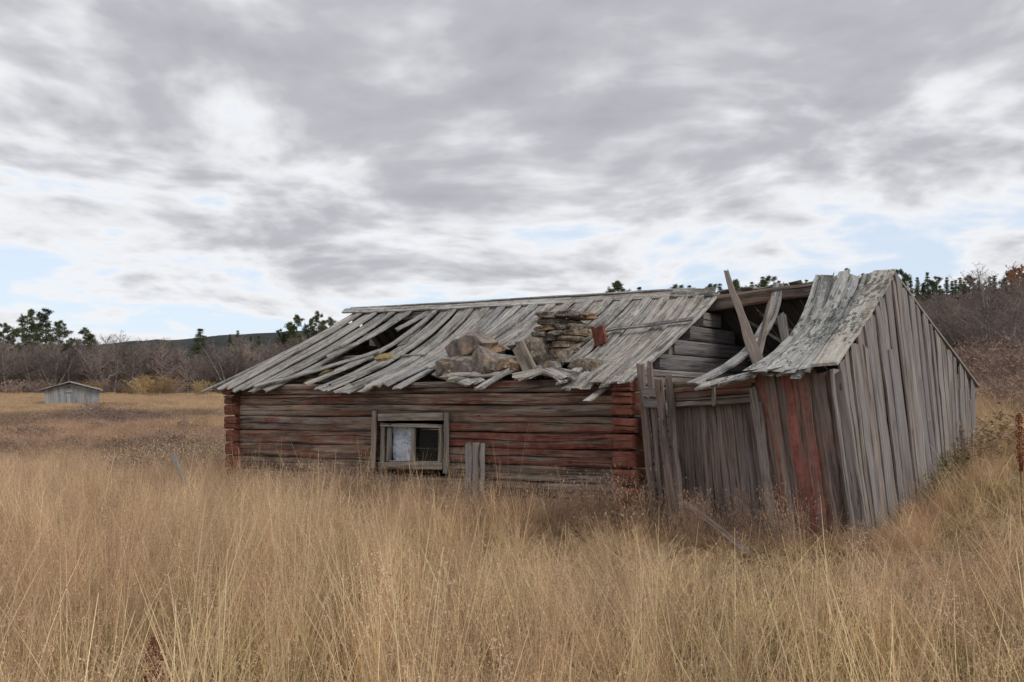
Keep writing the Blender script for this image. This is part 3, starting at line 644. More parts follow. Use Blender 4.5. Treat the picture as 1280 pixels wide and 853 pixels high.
for (xx) in (57, 122):
    for j in range(10):
        b = Q(xx, 512)+norm(np.array([atY(90, 508, FY)[0], FY, 0]))*(.2+j*.42); b[2] = ground_z(b[0], b[1])-.1; t = b.copy(); t[2] = Q(xx, 487.5)[2]-.06
        plank('side_board', t, b, .41, .03, np.array([-1 if xx < 80 else 1, 0, 0.]), M_far, fs, segs=2)
for j in range(11):
    p = Q(58+j*6.4, 487)+norm(np.array([atY(90, 508, FY)[0], FY, 0]))*4.2; b = p.copy(); b[2] = ground_z(b[0], b[1])-.1; plank('rear_board', p, b, .42, .03, np.array([0, 1., 0]), M_far, fs, segs=2)

# ------------------------------------------------------------------ vegetation prototypes
class RB:
    """ribbon / tube collector with numpy-free speed"""
    def __init__(s): s.V = []; s.F = []; s.M = []; s.T = []; s.tint = .5
    def ribbon(s, pts, wid, wv, m=0):
        n = len(pts); b = len(s.V)
        for i, p in enumerate(pts):
            w_ = wid[i]*.5
            if i == n-1 and wid[i] <= 0: s.V.append(tuple(p))
            else: s.V.append((p[0]+wv[0]*w_, p[1]+wv[1]*w_, p[2]+wv[2]*w_)); s.V.append((p[0]-wv[0]*w_, p[1]-wv[1]*w_, p[2]-wv[2]*w_))
        for i in range(n-1):
            a = b+2*i
            if i == n-2 and wid[-1] <= 0: s.F.append((a, a+1, a+2))
            else: s.F.append((a, a+1, a+3, a+2))
            s.M.append(m)
    def tri(s, a, b, c, m=0): k = len(s.V); s.V += [tuple(a), tuple(b), tuple(c)]; s.F.append((k, k+1, k+2)); s.M.append(m)
    def tube(s, pts, rad, m=0, k=5):
        b = len(s.V)
        for i, p in enumerate(pts):
            d = norm(np.array(pts[min(i+1, len(pts)-1)])-np.array(pts[max(i-1, 0)])); a = norm(np.cross(d, [.3, .9, .1])); c = np.cross(d, a)
            for j in range(k):
                t = 2*math.pi*j/k; s.V.append(tuple(np.array(p)+(a*math.cos(t)+c*math.sin(t))*rad[i]))
        for i in range(len(pts)-1):
            for j in range(k):
                j2 = (j+1) % k; s.F.append((b+i*k+j, b+i*k+j2, b+(i+1)*k+j2, b+(i+1)*k+j)); s.M.append(m)
    def me(s, name, mats):
        me = bpy.data.meshes.new(name); me.from_pydata(s.V, [], s.F); me.update()
        for m in mats: me.materials.append(m)
        me.polygons.foreach_set('material_index', s.M)
        while len(s.T) < len(s.F): s.T.append(s.tint)
        at = me.attributes.new('tint', 'FLOAT', 'FACE'); at.data.foreach_set('value', s.T); return me
    def mark(s, t):
        while len(s.T) < len(s.F): s.T.append(s.tint)
        s.tint = t
R_ = random.Random(5)
def rdir(h=1.0):
    a = R_.uniform(0, 2*math.pi); return (math.cos(a)*h, math.sin(a)*h)
def curve(base, az, lean, H, bend, n=5):
    pts = []
    for i in range(n+1):
        t = i/n; r = lean*t+bend*t*t
        pts.append((base[0]+math.cos(az)*r*H, base[1]+math.sin(az)*r*H, H*t*(1-.25*abs(bend)*t)+base[2]))
    return pts
def stalk(r, base, H, wd, lean, bend, panicle=1.0, nsp=26, az=None):
    az = R_.uniform(0, 6.283) if az is None else az; pts = curve(base, az, lean, H, bend, 5)
    a2 = R_.uniform(0, 3.14); wv = (math.cos(a2), math.sin(a2), 0)
    r.ribbon(pts, [wd, wd, wd*.9, wd*.8, wd*.6, wd*.3], wv, 0)
    if panicle <= 0: return
    tip = np.array(pts[-1]); low = np.array(pts[-2]); 
    for k in range(nsp):
        t = R_.random()**.8; p = tip+(low-tip)*t*1.05
        rad = (.012+.045*math.sin(min(1, t*1.25)*2.6))*panicle*R_.uniform(.4, 1.1)
        d = rdir(rad); q = p+np.array([d[0], d[1], R_.uniform(.0, .035)-rad*.25])
        if k % 2 == 0: r.tri(p+np.array([wd*.25, 0, 0]), p-np.array([wd*.25, 0, 0]), q, 1)
        s_ = R_.uniform(.004, .0075); e = np.array([R_.uniform(-1, 1), R_.uniform(-1, 1), R_.uniform(-1.5, .6)]); e = norm(e)*s_; f = norm(np.cross(e, [R_.uniform(-1, 1), .4, R_.uniform(-1, 1)]))*wd*R_.uniform(.5, .9)
        r.tri(q-e, q+f, q+e, 1); r.tri(q-e, q+e, q-f, 1)
def blade(r, base, H, wd, lean, bend, m=2, n=4):
    az = R_.uniform(0, 6.283); pts = curve(base, az, lean, H, bend, n); a2 = az+1.57+R_.uniform(-.6, .6); wv = (math.cos(a2), math.sin(a2), 0)
    r.ribbon(pts, [wd*(1-.3*i/n) for i in range(n)]+[0], wv, m)
def rb_base(rad):
    d = rdir(rad*math.sqrt(R_.random())); return (d[0], d[1], 0)
def proto(coll, name, me):
    o = bpy.data.objects.new(name, me); coll.objects.link(o); return o
def scatter(name, coll, P, rot, scl, idx, label, cat, parent=None):
    """one 'stuff' object: points carrying rotation, scale and variant, instanced by geometry nodes"""
    n = len(P); me = bpy.data.meshes.new(name); me.vertices.add(n); me.vertices.foreach_set('co', np.asarray(P, np.float32).ravel())
    a = me.attributes.new('rot', 'FLOAT_VECTOR', 'POINT'); a.data.foreach_set('vector', np.asarray(rot, np.float32).ravel())
    a = me.attributes.new('scl', 'FLOAT_VECTOR', 'POINT'); a.data.foreach_set('vector', np.asarray(scl, np.float32).ravel())
    a = me.attributes.new('idx', 'INT', 'POINT'); a.data.foreach_set('value', np.asarray(idx, np.int32))
    me.update(); o = bpy.data.objects.new(name, me); col.objects.link(o)
    ng = bpy.data.node_groups.new(name, 'GeometryNodeTree')
    ng.interface.new_socket('Geometry', in_out='INPUT', socket_type='NodeSocketGeometry'); ng.interface.new_socket('Geometry', in_out='OUTPUT', socket_type='NodeSocketGeometry')
    N = ng.nodes; Lk = ng.links; gi = N.new('NodeGroupInput'); go = N.new('NodeGroupOutput')
    ci = N.new('GeometryNodeCollectionInfo'); ci.inputs[0].default_value = coll; ci.inputs[1].default_value = True; ci.inputs[2].default_value = True
    ip = N.new('GeometryNodeInstanceOnPoints'); ip.inputs['Pick Instance'].default_value = True
    def attr(nm, typ): q = N.new('GeometryNodeInputNamedAttribute'); q.data_type = typ; q.inputs[0].default_value = nm; return q.outputs[0]
    Lk.new(gi.outputs[0], ip.inputs['Points']); Lk.new(ci.outputs[0], ip.inputs['Instance']); Lk.new(attr('idx', 'INT'), ip.inputs['Instance Index'])
    e2r = N.new('FunctionNodeEulerToRotation'); Lk.new(attr('rot', 'FLOAT_VECTOR'), e2r.inputs[0]); Lk.new(e2r.outputs[0], ip.inputs['Rotation'])
    Lk.new(attr('scl', 'FLOAT_VECTOR'), ip.inputs['Scale']); Lk.new(ip.outputs[0], go.inputs[0])
    md = o.modifiers.new('scatter', 'NODES'); md.node_group = ng
    return tag(o, label, cat, kind='stuff')
def inside(P, m0=.0, m1=.12):
    d = P[:, :2]-R0[:2]; u = d@EU[:2]; v = d@EV[:2]
    return (u > -WL-.15) & (u < CU+m1) & (v > -m0) & (v < 2*HW+.15), u, v

# near grass: turf tiles 0.8 m wide (0-7 seedy straw, 8-9 low leafy, 10-11 with green tufts) and single clumps for the edges
GM = [M_straw, M_seed, M_blade, M_green]
def tile(half, n_st, n_bl, n_br, n_gr, Hs, kw=1.0, ntus=5):
    """turf: a few dense tussocks whose stems fan outwards, loose stems and leaves between them"""
    r = RB(); cs = [(R_.uniform(-half, half), R_.uniform(-half, half), R_.uniform(.02, .05), R_.uniform(.72, 1.15), R_.random(), R_.random()) for _ in range(ntus)]
    def base(p_t):
        if R_.random() < p_t:
            c = R_.choice(cs); a = R_.uniform(0, 6.283); q = math.sqrt(R_.random())
            return (c[0]+math.cos(a)*q*c[2]*1.6, c[1]+math.sin(a)*q*c[2]*1.6, 0), c, a, q
        return (R_.uniform(-half, half)*1.05, R_.uniform(-half, half)*1.05, 0), (0, 0, 0, R_.uniform(.7, 1.05), R_.random(), R_.random()), R_.uniform(0, 6.283), R_.random()
    for i in range(n_st):
        b, c, a, q = base(.74); r.mark(min(1, max(0, 1.1*c[4]-.2+.3*R_.random()))); stalk(r, b, R_.uniform(*Hs)*c[3], R_.uniform(.0020, .0032)*kw, .05+.26*q*R_.random(), R_.uniform(0, .2), (.7+.9*c[5]) if R_.random() < .35+.6*c[5] else 0, 20, a+R_.gauss(0, .5))
    for i in range(n_br):
        b, c, a, q = base(.6); r.mark(R_.uniform(.7, 1.0)); stalk(r, b, R_.uniform(Hs[0]*.8, Hs[1]*1.1)*c[3], R_.uniform(.0034, .0058)*kw, .04+.42*R_.random()**1.6, R_.uniform(-.05, .2), 1.2 if R_.random() < .3 else 0, 26, a+R_.gauss(0, .6))
    for i in range(n_bl):
        b, c, a, q = base(.65); r.mark(min(1, max(0, .5*c[4]+.5*R_.random()))); blade(r, b, R_.uniform(.14, .6), R_.uniform(.003, .0052)*kw, R_.uniform(.1, .75), R_.uniform(.1, 1.0), R_.choice([0, 2, 2]), 5)
    for i in range(int(n_br*.35)):
        b, c, a, q = base(.3); r.mark(R_.uniform(.55, 1.0)); stalk(r, b, R_.uniform(.45, .85), R_.uniform(.003, .005)*kw, .5+.6*R_.random(), R_.uniform(-.2, .3), 1.0 if R_.random() < .3 else 0, 20)
    for i in range(int(n_st*.10)):
        b, c, a, q = base(.7); r.mark(R_.uniform(.1, .6)); stalk(r, b, R_.uniform(Hs[0], Hs[1]*1.08), .0028*kw, .05+.2*R_.random(), R_.uniform(.05, .3), 2.3, 64)
    for i in range(n_gr):
        b, c, a, q = base(.9); r.mark(R_.random()); blade(r, b, R_.uniform(.15, .45), .0048*kw, R_.uniform(.1, .7), R_.uniform(.2, .9), 3, 5)
    return r.me('turf', GM)
ct = bpy.data.collections.new('turf_tiles')
for k in range(8): proto(ct, 'turf_%02d' % k, tile(.4, 88, 95, 50, 10, (.60, 1.04), 1.0, R_.randint(4, 7)))
for k in range(8, 10): proto(ct, 'turf_%02d' % k, tile(.4, 70, 240, 20, 24, (.45, .8)))
for k in range(10, 12): proto(ct, 'turf_%02d' % k, tile(.4, 60, 150, 22, 130, (.45, .85)))
ce = bpy.data.collections.new('edge_clumps')
for k in range(5): proto(ce, 'edge_%02d' % k, tile(.11, 13, 20, 3, 3, (.6, 1.0), 1.1, 2))
def hfield(x, y, u, v):
    """grass height over the meadow: tall before the log wall, low before the shed door and along the gable"""
    h = .92-.0*x
    h -= .20*np.clip((y-8.5)/4, 0, 1)
    near = np.clip(1-np.hypot((u-1.9)/3.0, (v+1.1)/2.9), 0, 1); h *= 1-.74*near**.5
    right = np.clip((x-1.5)/3.0, 0, 1)*np.clip((y-3.0)/3, 0, 1); h *= 1-.40*right
    return h
def nz(P, f, z): return np.array([mnoise.noise(Vector((p[0]*f, p[1]*f, z))) for p in P])
pts = []; y = 1.0; row = 0
while y < 18.5:
    x = -(.70*y+1.6)+(row % 2)*.33
    while x < .70*y+1.6: pts.append((x+rng.uniform(-.12, .12), y+rng.uniform(-.12, .12))); x += .66
    y += .60; row += 1
P = np.array([(x, y, ground_z(x, y)-.02) for x, y in pts]); ins, u, v = inside(P, .50, .60)
E_ = P[ins]; keep = ~ins; P = P[keep]; u = u[keep]; v = v[keep]; n = len(P)
h = hfield(P[:, 0], P[:, 1], u, v); pn = nz(P, .55, 3.3); pn2 = nz(P, .8, 8.1)
idx = rng.integers(0, 8, n); q = rng.random(n); lo = (q > .88) | (nz(P, .42, 17.5) > .34); idx[lo] = rng.integers(8, 10, lo.sum()); gs = pn2 > .27; idx[gs] = rng.integers(10, 12, gs.sum())
sz = h*(1+.34*pn)*rng.uniform(.84, 1.12, n)*np.clip(.6+.4*(P[:, 1]-.9)/1.6, .6, 1)
rot = np.stack([.26*nz(P, .45, 1)+rng.normal(0, .06, n), .30*nz(P, .45, 6)+rng.normal(0, .06, n)-.10*np.clip(P[:, 0]-1, 0, 2), rng.integers(0, 4, n)*1.5708+rng.uniform(-.2, .2, n)*0], 1)
scatter('dry_grass', ct, P, rot, np.stack([np.ones(n), np.ones(n), sz], 1), idx, 'tall dry straw coloured grass with feathery seed heads in front of the house', 'grass')
pe = []
for i in range(620):
    uu = rng.uniform(-WL-.6, CU+.7); vv = rng.uniform(-.55, -.06); pe.append((uu, vv))
for i in range(160): pe.append((rng.uniform(CU+.16, CU+.65), rng.uniform(-.5, 4.4)))
for i in range(110): pe.append((rng.uniform(-WL-.65, -WL-.2), rng.uniform(-.5, 4.4)))
pe = np.array([W(a, b, 0) for a, b in pe]); pe[:, 2] = [ground_z(p[0], p[1])-.02 for p in pe]; d_ = pe-R0; n = len(pe)
he = hfield(pe[:, 0], pe[:, 1], d_@EU, d_@EV)*rng.uniform(.55, 1.0, n)*np.where(rng.random(n) < .12, 1.7, 1.0)
scatter('wall_foot_grass', ce, pe, np.stack([rng.normal(0, .1, n), rng.normal(0, .1, n), rng.uniform(0, 6.28, n)], 1), np.stack([np.ones(n), np.ones(n), he], 1), rng.integers(0, 5, n), 'dry grass growing right against the walls of the house and shed', 'grass')

# wider, coarser clumps for the field behind and beside
cf = bpy.data.collections.new('field_clumps')
def field_clump(n, m, Hr, wd, rad, seed=.8, nsp=8):
    r = RB()
    for i in range(n):
        b = rb_base(rad)
        if R_.random() < seed: stalk(r, b, R_.uniform(*Hr), wd, R_.uniform(0, .2), R_.uniform(0, .2), 1.6, nsp)
        blade(r, b, R_.uniform(*Hr)*.65, wd*1.3, R_.uniform(.1, .5), R_.uniform(.2, .8), 2, 3)
    return r.me('clump', m)
for k in range(3): proto(cf, 'fc_%02d' % k, field_clump(60, [M_fargrass, M_seed, M_fargrass], (.5, .85), .010, .5))
for k in range(3, 6): proto(cf, 'fc_%02d' % k, field_clump(60, [M_dwarf, M_seed, M_dwarf], (.4, .8), .010, .5))
for k in range(6, 8):   # scrubby twigs
    r = RB()
    for i in range(70):
        b = rb_base(.5); pts = curve(b, R_.uniform(0, 6.28), R_.uniform(.1, .6), R_.uniform(.3, .75), R_.uniform(-.2, .4), 3); r.ribbon(pts, [.012, .009, .006, 0], (math.cos(i), math.sin(i), 0), 0)
        for j in range(4):
            p = np.array(pts[R_.choice([1, 2, 3])]); q2 = p+np.array([R_.uniform(-.15, .15), R_.uniform(-.15, .15), R_.uniform(.0, .2)]); r.tri(p+np.array([.005, 0, 0]), p-np.array([.005, 0, 0]), q2, 0)
            l = q2; r.tri(l, l+np.array([R_.uniform(-.03, .03), .02, .02]), l+np.array([.02, R_.uniform(-.03, .03), -.02]), 1)
    proto(cf, 'fc_%02d' % k, r.me('clump', [M_twigr, M_dwarf]))
def fplace(n, y0, y1, wide, seed, kinds, smin=.7, smax=1.2):
    g_ = np.random.default_rng(seed); t = g_.random(n); y = y0*(y1/y0)**(t**.72); x = (g_.random(n)*2-1)*(wide*y+1)
    return np.stack([x, y], 1), g_
XYf, gf = fplace(24000, 16.5, 150, .66, 5, None)
P = np.array([(x, y, ground_z(x, y)-.02) for x, y in XYf]); ins, u, v = inside(P, .1, .2)
keep = ~ins & ~((P[:, 0] > 3+.28*P[:, 1]) & (P[:, 1] > 60)); P = P[keep]; n = len(P)
fn = np.array([mnoise.noise(Vector((p[0]*.09, p[1]*.05, 5.5)))+.5*mnoise.noise(Vector((p[0]*.3, p[1]*.2, 2.5))) for p in P])
band = np.interp(P[:, 1], [16, 24, 34, 55, 66, 150], [0, .5, .75, .6, -.35, -.7])
band = np.where((P[:, 0] > 8) & (P[:, 1] < 60), .35+.25*(P[:, 1] > 24), band)
idx = np.where(fn+band > .62, rng.integers(6, 8, n), np.where(fn+band > .1, rng.integers(3, 6, n), rng.integers(0, 3, n)))
s = rng.uniform(.6, 1.05, n); wd_ = np.interp(P[:, 1], [16, 30, 120], [.85, 1.1, 2.0])
hill = P[:, 0] > 8; s[hill] *= .7
s *= np.interp(P[:, 1], [16, 40, 60, 90], [.85, .7, .42, .42])
scatter('field_grass', cf, P, np.stack([rng.normal(0, .06, n), rng.normal(0, .06, n), rng.uniform(0, 6.28, n)], 1), np.stack([wd_, wd_, s], 1), idx, 'rusty brown and straw coloured rough meadow beyond the house', 'grass')

# dead weeds along the walls
cw = bpy.data.collections.new('weed_clumps')
for k in range(3):
    r = RB()
    for i in range(10):
        pts = curve(rb_base(.15), R_.uniform(0, 6.28), R_.uniform(0, .3), R_.uniform(.45, .85), R_.uniform(0, .3), 5); r.ribbon(pts, [.005, .005, .004, .003, .002, .001], (1, 0, 0), 0)
        for j in range(34):
            t = R_.uniform(.35, 1); i0 = min(4, int(t*5)); p = np.array(pts[i0])+(np.array(pts[i0+1])-np.array(pts[i0]))*(t*5-i0)
            q2 = p+np.array([R_.uniform(-.09, .09), R_.uniform(-.09, .09), R_.uniform(-.04, .09)]); r.tri(p, p+np.array([.002, .002, 0]), q2, 0)
            e = R_.uniform(.008, .02); r.tri(q2, q2+np.array([R_.uniform(-e, e), R_.uniform(-e, e), e]), q2+np.array([R_.uniform(-e, e), R_.uniform(-e, e), -e]), 0)
    proto(cw, 'wc_%02d' % k, r.me('clump', [M_weed]))
P = []
for i in range(70):
    uu = random.uniform(-8.2, .2); P.append((uu, random.uniform(-.75, -.15), random.uniform(.65, 1.0)))
for i in range(26): P.append((random.uniform(.1, 2.5), random.uniform(-.7, -.2), random.uniform(.55, .95)))
for i in range(14): P.append((random.uniform(-.7, .35), random.uniform(-.6, -.15), random.uniform(.8, 1.2)))
for i in range(26): P.append((random.uniform(-5.4, -3.4), random.uniform(-.7, -.2), random.uniform(.9, 1.15)))
sc = np.array([[p[2]]*3 for p in P]); P = np.array([W(p[0], p[1], 0) for p in P]); P[:, 2] = [ground_z(p[0], p[1])-.02 for p in P]; n = len(P)
scatter('dead_weeds', cw, P, np.stack([rng.normal(0, .1, n), rng.normal(0, .1, n), rng.uniform(0, 6.28, n)], 1), sc, rng.integers(0, 3, n), 'brown withered weeds along the foot of the walls', 'weeds')

# leafy weeds right of the gable: each a plant
def weed_mesh(H, nst, leafm, seed):
    r = RB()
    for i in range(nst):
        pts = curve(rb_base(.1), R_.uniform(0, 6.28), R_.uniform(.1, .5), H*R_.uniform(.6, 1), R_.uniform(0, .3), 5); r.ribbon(pts, [.006, .005, .005, .004, .003, .001], (1, 0, 0), 1)
        for j in range(26):
            t = R_.uniform(.15, 1); i0 = min(4, int(t*5)); p = np.array(pts[i0])+(np.array(pts[i0+1])-np.array(pts[i0]))*(t*5-i0)
            d = rdir(R_.uniform(.04, .09)); q2 = p+np.array([d[0], d[1], R_.uniform(-.01, .04)]); sv = np.array([-d[1], d[0], 0])*.28; mid = (p+q2)/2+np.array([0, 0, .012])
            r.tri(p, mid+sv, q2, 0); r.tri(p, q2, mid-sv, 0)
    return r.me('weed', [leafm, M_weed])
wm = [weed_mesh(.65, 9, M_gleaf, 1), weed_mesh(.55, 8, M_gleaf, 2), weed_mesh(.75, 9, M_weed, 3)]
for i, (px, Y, s, k) in enumerate(((1172, 10.9, .9, 0), (1185, 11.3, 1, 2), (1196, 11.0, .9, 1), (1206, 11.8, 1.1, 2), (1212, 11.2, .9, 0), (1226, 11.9, 1.1, 2), (1238, 12.4, 1.2, 2), (1163, 10.4, .7, 1), (1222, 12.6, 1.2, 0))):
    x = (px-640)/FPX*Y; o = bpy.data.objects.new('weed_plant', wm[k]); col.objects.link(o); o.location = (x, Y, ground_z(x, Y)-.02); o.scale = (s, s, s); o.rotation_euler = (0, 0, i*1.3)
    tag(o, 'brown withered bushy weed growing beside the gable of the board shed' if k == 2 else 'small green leafed weed growing at foot of the shed gable', 'plant', 'withered weeds by the gable' if k == 2 else 'green weeds by the gable')
def dock(px, Y, H, label):
    x = (px-640)/FPX*Y; r = RB(); r.tube([(0, 0, 0), (.01, 0, H*.5), (.015, .01, H)], [.006, .005, .003], 0, 5)
    for j in range(420):
        t = R_.uniform(.45, 1); rad = .04*(math.sin((t-.42)/.6*3.0)+.15)*R_.uniform(.3, 1.1); d = rdir(rad); c = np.array([.012+d[0], d[1], t*H]); e = .011
        r.tri(c+np.array([R_.uniform(-e, e), R_.uniform(-e, e), e]), c+np.array([R_.uniform(-e, e), R_.uniform(-e, e), -e]), c+np.array([e, R_.uniform(-e, e), R_.uniform(-e, e)]), 0)
    o = bpy.data.objects.new('dock_plant', r.me('dock', [M_dock])); col.objects.link(o); o.location = (x, Y, ground_z(x, Y)-.02); tag(o, label, 'plant')
dock(1270, 9.0, 1.02, 'upright rust red dock seed spike right of the board shed')
dock(200, 4.6, .55, 'dark brown dock seed spike deep in the foreground grass')


# ------------------------------------------------------------------ trees
def limb(r, p, d, L, r0, m, n=4, droop=0.0, jit=.12):
    pts = [tuple(p)]; q = np.array(p, float); d = np.array(d, float)
    for i in range(n):
        d = norm(d+np.array([R_.uniform(-jit, jit), R_.uniform(-jit, jit), R_.uniform(-jit, jit)-droop])); q = q+d*L/n; pts.append(tuple(q))
    return pts
def birch(H, seed, twm, stems=1, leafm=None, tw=1.0):
    R_.seed(seed); tr = RB(); cr = RB()
    for st in range(stems):
        hh_ = H*R_.uniform(.8, 1); pts = limb(tr, (R_.uniform(-.1, .1)*stems, R_.uniform(-.1, .1)*stems, -.15), (R_.uniform(-.12, .12)*stems, R_.uniform(-.12, .12)*stems, 1), hh_, .1, 0, 8, 0, .07)
        tr.tube(pts, [hh_*.013*(1-.85*i/8)+.006 for i in range(9)], 0, 5)
        for b in range(int(26/stems)+8):
            t = R_.uniform(.18, .98); i0 = min(7, int(t*8)); p = np.array(pts[i0])+(np.array(pts[i0+1])-np.array(pts[i0]))*(t*8-i0)
            a = R_.uniform(0, 6.28); L = hh_*(.30*(1-t)+.09)*R_.uniform(.7, 1.2); lp = limb(tr, p, (math.cos(a)*.75, math.sin(a)*.75, R_.uniform(.5, 1.0)), L, .02, 0, 4, -.02)
            cr.ribbon(lp, [q_*tw for q_ in (.035*(1-t)+.018, .025, .02, .014, .008)], norm(np.cross(np.array(lp[-1])-np.array(lp[0]), (R_.uniform(-1, 1), R_.uniform(-1, 1), .2))), 0)
            for s_ in range(9):
                k = R_.choice([1, 2, 3, 4]); p2 = np.array(lp[k]); d2 = (math.cos(a)*.4+R_.uniform(-.8, .8), math.sin(a)*.4+R_.uniform(-.8, .8), R_.uniform(.1, 1.1)); l2 = limb(cr, p2, d2, L*R_.uniform(.3, .6), 0, 0, 2)
                cr.ribbon(l2, [.016*tw, .012*tw, .006*tw], norm(np.cross(np.array(l2[-1])-p2, (R_.uniform(-1, 1), R_.uniform(-1, 1), .1))), 0)
                for t3 in range(9):
                    p3 = np.array(l2[R_.choice([1, 2, 2])]); e = p3+np.array([R_.uniform(-.3, .3), R_.uniform(-.3, .3), R_.uniform(-.12, .38)])*L*.32+np.array([0, 0, .02]); f = norm(np.cross(e-p3, (R_.uniform(-1, 1), R_.uniform(-1, 1), .1)))*.007*tw
                    cr.tri(p3+f, p3-f, e, 0)
                    if leafm and R_.random() < .8:
                        for _ in range(3):
                            c = p3+(e-p3)*R_.random(); z_ = .045; cr.tri(c+np.array([R_.uniform(-z_, z_), R_.uniform(-z_, z_), z_]), c+np.array([z_, R_.uniform(-z_, z_), -z_]), c+np.array([-z_, R_.uniform(-z_, z_), 0]), 1)
    return tr.me('trunk', [M_bark]), cr.me('crown', [twm]+([leafm] if leafm else [])), H
def conifer(H, seed, kind):
    R_.seed(seed); tr = RB(); cr = RB(); lean = (R_.uniform(-.02, .02), R_.uniform(-.02, .02))
    tr.tube([(lean[0]*H*t, lean[1]*H*t, H*t-.2*(t == 0)) for t in (0, .3, .6, .97)], [H*.016, H*.013, H*.009, .015], 0, 6)
    def tuft(c, s_, n):
        for _ in range(n):
            d = norm(np.array([R_.gauss(0, 1), R_.gauss(0, 1), R_.gauss(.2, .7)])); b = c+d*s_*R_.random()*.6; e = b+norm(d+np.array([0, 0, .35]))*s_*R_.uniform(.4, .8); f = norm(np.cross(d, (R_.uniform(-1, 1), R_.uniform(-1, 1), R_.uniform(-1, 1))))*s_*.085
            cr.tri(b+f, b-f, e, 0)
    if kind == 'spruce':
        z = .08*H
        while z < H*.985:
            t = z/H; rad = H*.20*(1-t)**.85*R_.uniform(.75, 1.15)+.07
            for b in range(R_.randint(5, 7)):
                a = R_.uniform(0, 6.28); L = rad*R_.uniform(.55, 1.1)
                for k in range(max(2, int(L/.28))):
                    s_ = (k+.6)/max(2, int(L/.28)); tuft(np.array([lean[0]*z+math.cos(a)*L*s_, lean[1]*z+math.sin(a)*L*s_, z+L*(.10-.30*s_+.15*s_*s_)]), .20+.04*H*(1-t)*.3, 26)
            z += H*.025*R_.uniform(.7, 1.3)
    else:
        nb = 30
        for b in range(nb):
            t = .42+.57*(b/nb)**.9; a = R_.uniform(0, 6.28); L = H*(.20*math.sin(min(1, (1.03-t)*2.0)*1.5)+.015)*R_.uniform(.5, 1.15)
            p = np.array([lean[0]*H*t, lean[1]*H*t, H*t]); lp = limb(tr, p, (math.cos(a), math.sin(a), R_.uniform(.15, .6)), L, 0, 0, 4, -.05)
            tr.ribbon(lp, [.07, .055, .045, .03, .02], (0, 0, 1), 0)
            for k in range(int(7+L*5)):
                q = np.array(lp[R_.choice([2, 3, 4, 4])])+np.array([R_.gauss(0, .26), R_.gauss(0, .26), R_.gauss(.08, .16)])*(L*.35+.25); tuft(q, R_.uniform(.22, .42), 30)
    return tr.me('trunk', [M_pbark]), cr.me('crown', [M_needle]), H
def put_tree(name, pr, x, y, H, label, group, rz=None, cat='tree', wide=1.0):
    z = ground_z(x, y); e = empty(name, (x, y, z), label, cat, group); s = H/pr[2]; e.scale = (s*wide, s*wide, s); e.rotation_euler = (0, 0, random.uniform(0, 6.28) if rz is None else rz)
    for nm, me in (('trunk', pr[0]), ('crown', pr[1])):
        o = bpy.data.objects.new(nm, me); col.objects.link(o); o.parent = e
    return e
BPF = [birch(7, 50+i, M_twig, tw=1.7) for i in range(5)]+[birch(6, 70+i, M_twig, 3, tw=1.6) for i in range(3)]
BP = [birch(7, 50+i, M_twig) for i in range(5)]+[birch(6, 70+i, M_twig, 3) for i in range(3)]
SP = [conifer(9, 90+i, 'spruce') for i in range(3)]; PP = [conifer(11, 110+i, 'pine') for i in range(4)]
def top_tree(name, pr, px, py, Y, label, group, wide=1.0):
    x = (px-640)/FPX*Y; zt = CAMZ+(510-py)/FPX*Y; z = ground_z(x, Y); put_tree(name, pr, x, Y, max(2.5, zt-z), label, group, wide=wide)
for i, (px, py, Y) in enumerate(((30, 388, 150), (57, 388, 152), (72, 402, 148), (104, 411, 150), (2, 405, 150), (41, 404, 146), (88, 424, 149), (16, 415, 147), (-40, 398, 150), (114, 420, 152))):
    top_tree('pine_tree', PP[i % 4], px, py, Y, 'tall dark pine rising above the bare wood behind the small field shed', 'pines behind the field shed', 1.0)
for i, (px, py, Y) in enumerate(((349, 413, 140), (370, 395, 138), (396, 391, 138), (384, 400, 140), (360, 404, 142), (412, 398, 140))):
    top_tree('pine_tree', PP[(i+1) % 4], px, py, Y, 'green pine in the clump behind the far roof corner of the log house', 'pines behind the roof corner', .8)
top_tree('spruce_tree', SP[0], 250, 410, 142, 'lone bushy spruce standing out above the bare birches', None, 1.9)
for i, (px, py) in enumerate(((288, 417), (297, 413), (313, 419), (322, 419), (215, 428), (163, 432))): top_tree('spruce_tree', SP[i % 3], px, py, 165, 'small distant spruce tip on the wood line before the far hill', 'small spruces on the wood line')
for i, (px, py, Y) in enumerate(((766, 356, 95), (778, 363, 97), (800, 359, 95), (846, 361, 98), (861, 359, 95), (878, 364, 96), (893, 360, 92), (900, 357, 95), (921, 351, 90), (928, 354, 92), (942, 355, 95), (955, 346, 88), (962, 350, 90), (975, 353, 92), (1010, 350, 88), (1030, 349, 90), (1062, 337, 86), (1048, 347, 88), (1040, 350, 90), (1080, 344, 88))):
    top_tree('pine_tree' if i % 3 == 0 else 'spruce_tree', (PP if i % 3 == 0 else SP)[i % 3], px, py-3, Y, 'conifer top showing just over the ridge of the ruined house', 'conifers behind the ridge', 1.05)
for i, (px, py, Y) in enumerate(((1133, 338, 84), (1142, 348, 86), (1151, 345, 84), (1165, 339, 86), (1176, 348, 82), (1187, 345, 84), (1197, 349, 86), (1206, 347, 84), (1216, 346, 82), (1227, 350, 84), (1240, 346, 86), (1247, 343, 82), (1262, 341, 84), (1272, 338, 82), (1285, 340, 84), (1180, 356, 80), (1210, 357, 78), (1300, 345, 84), (1235, 357, 80), (1158, 355, 80), (1324, 342, 82))):
    top_tree('spruce_tree' if i % 4 else 'pine_tree', (SP if i % 4 else PP)[i % 3], px, py-1, Y, 'green conifer on top of the wooded slope right of the board shed', 'conifers on the slope', .9)
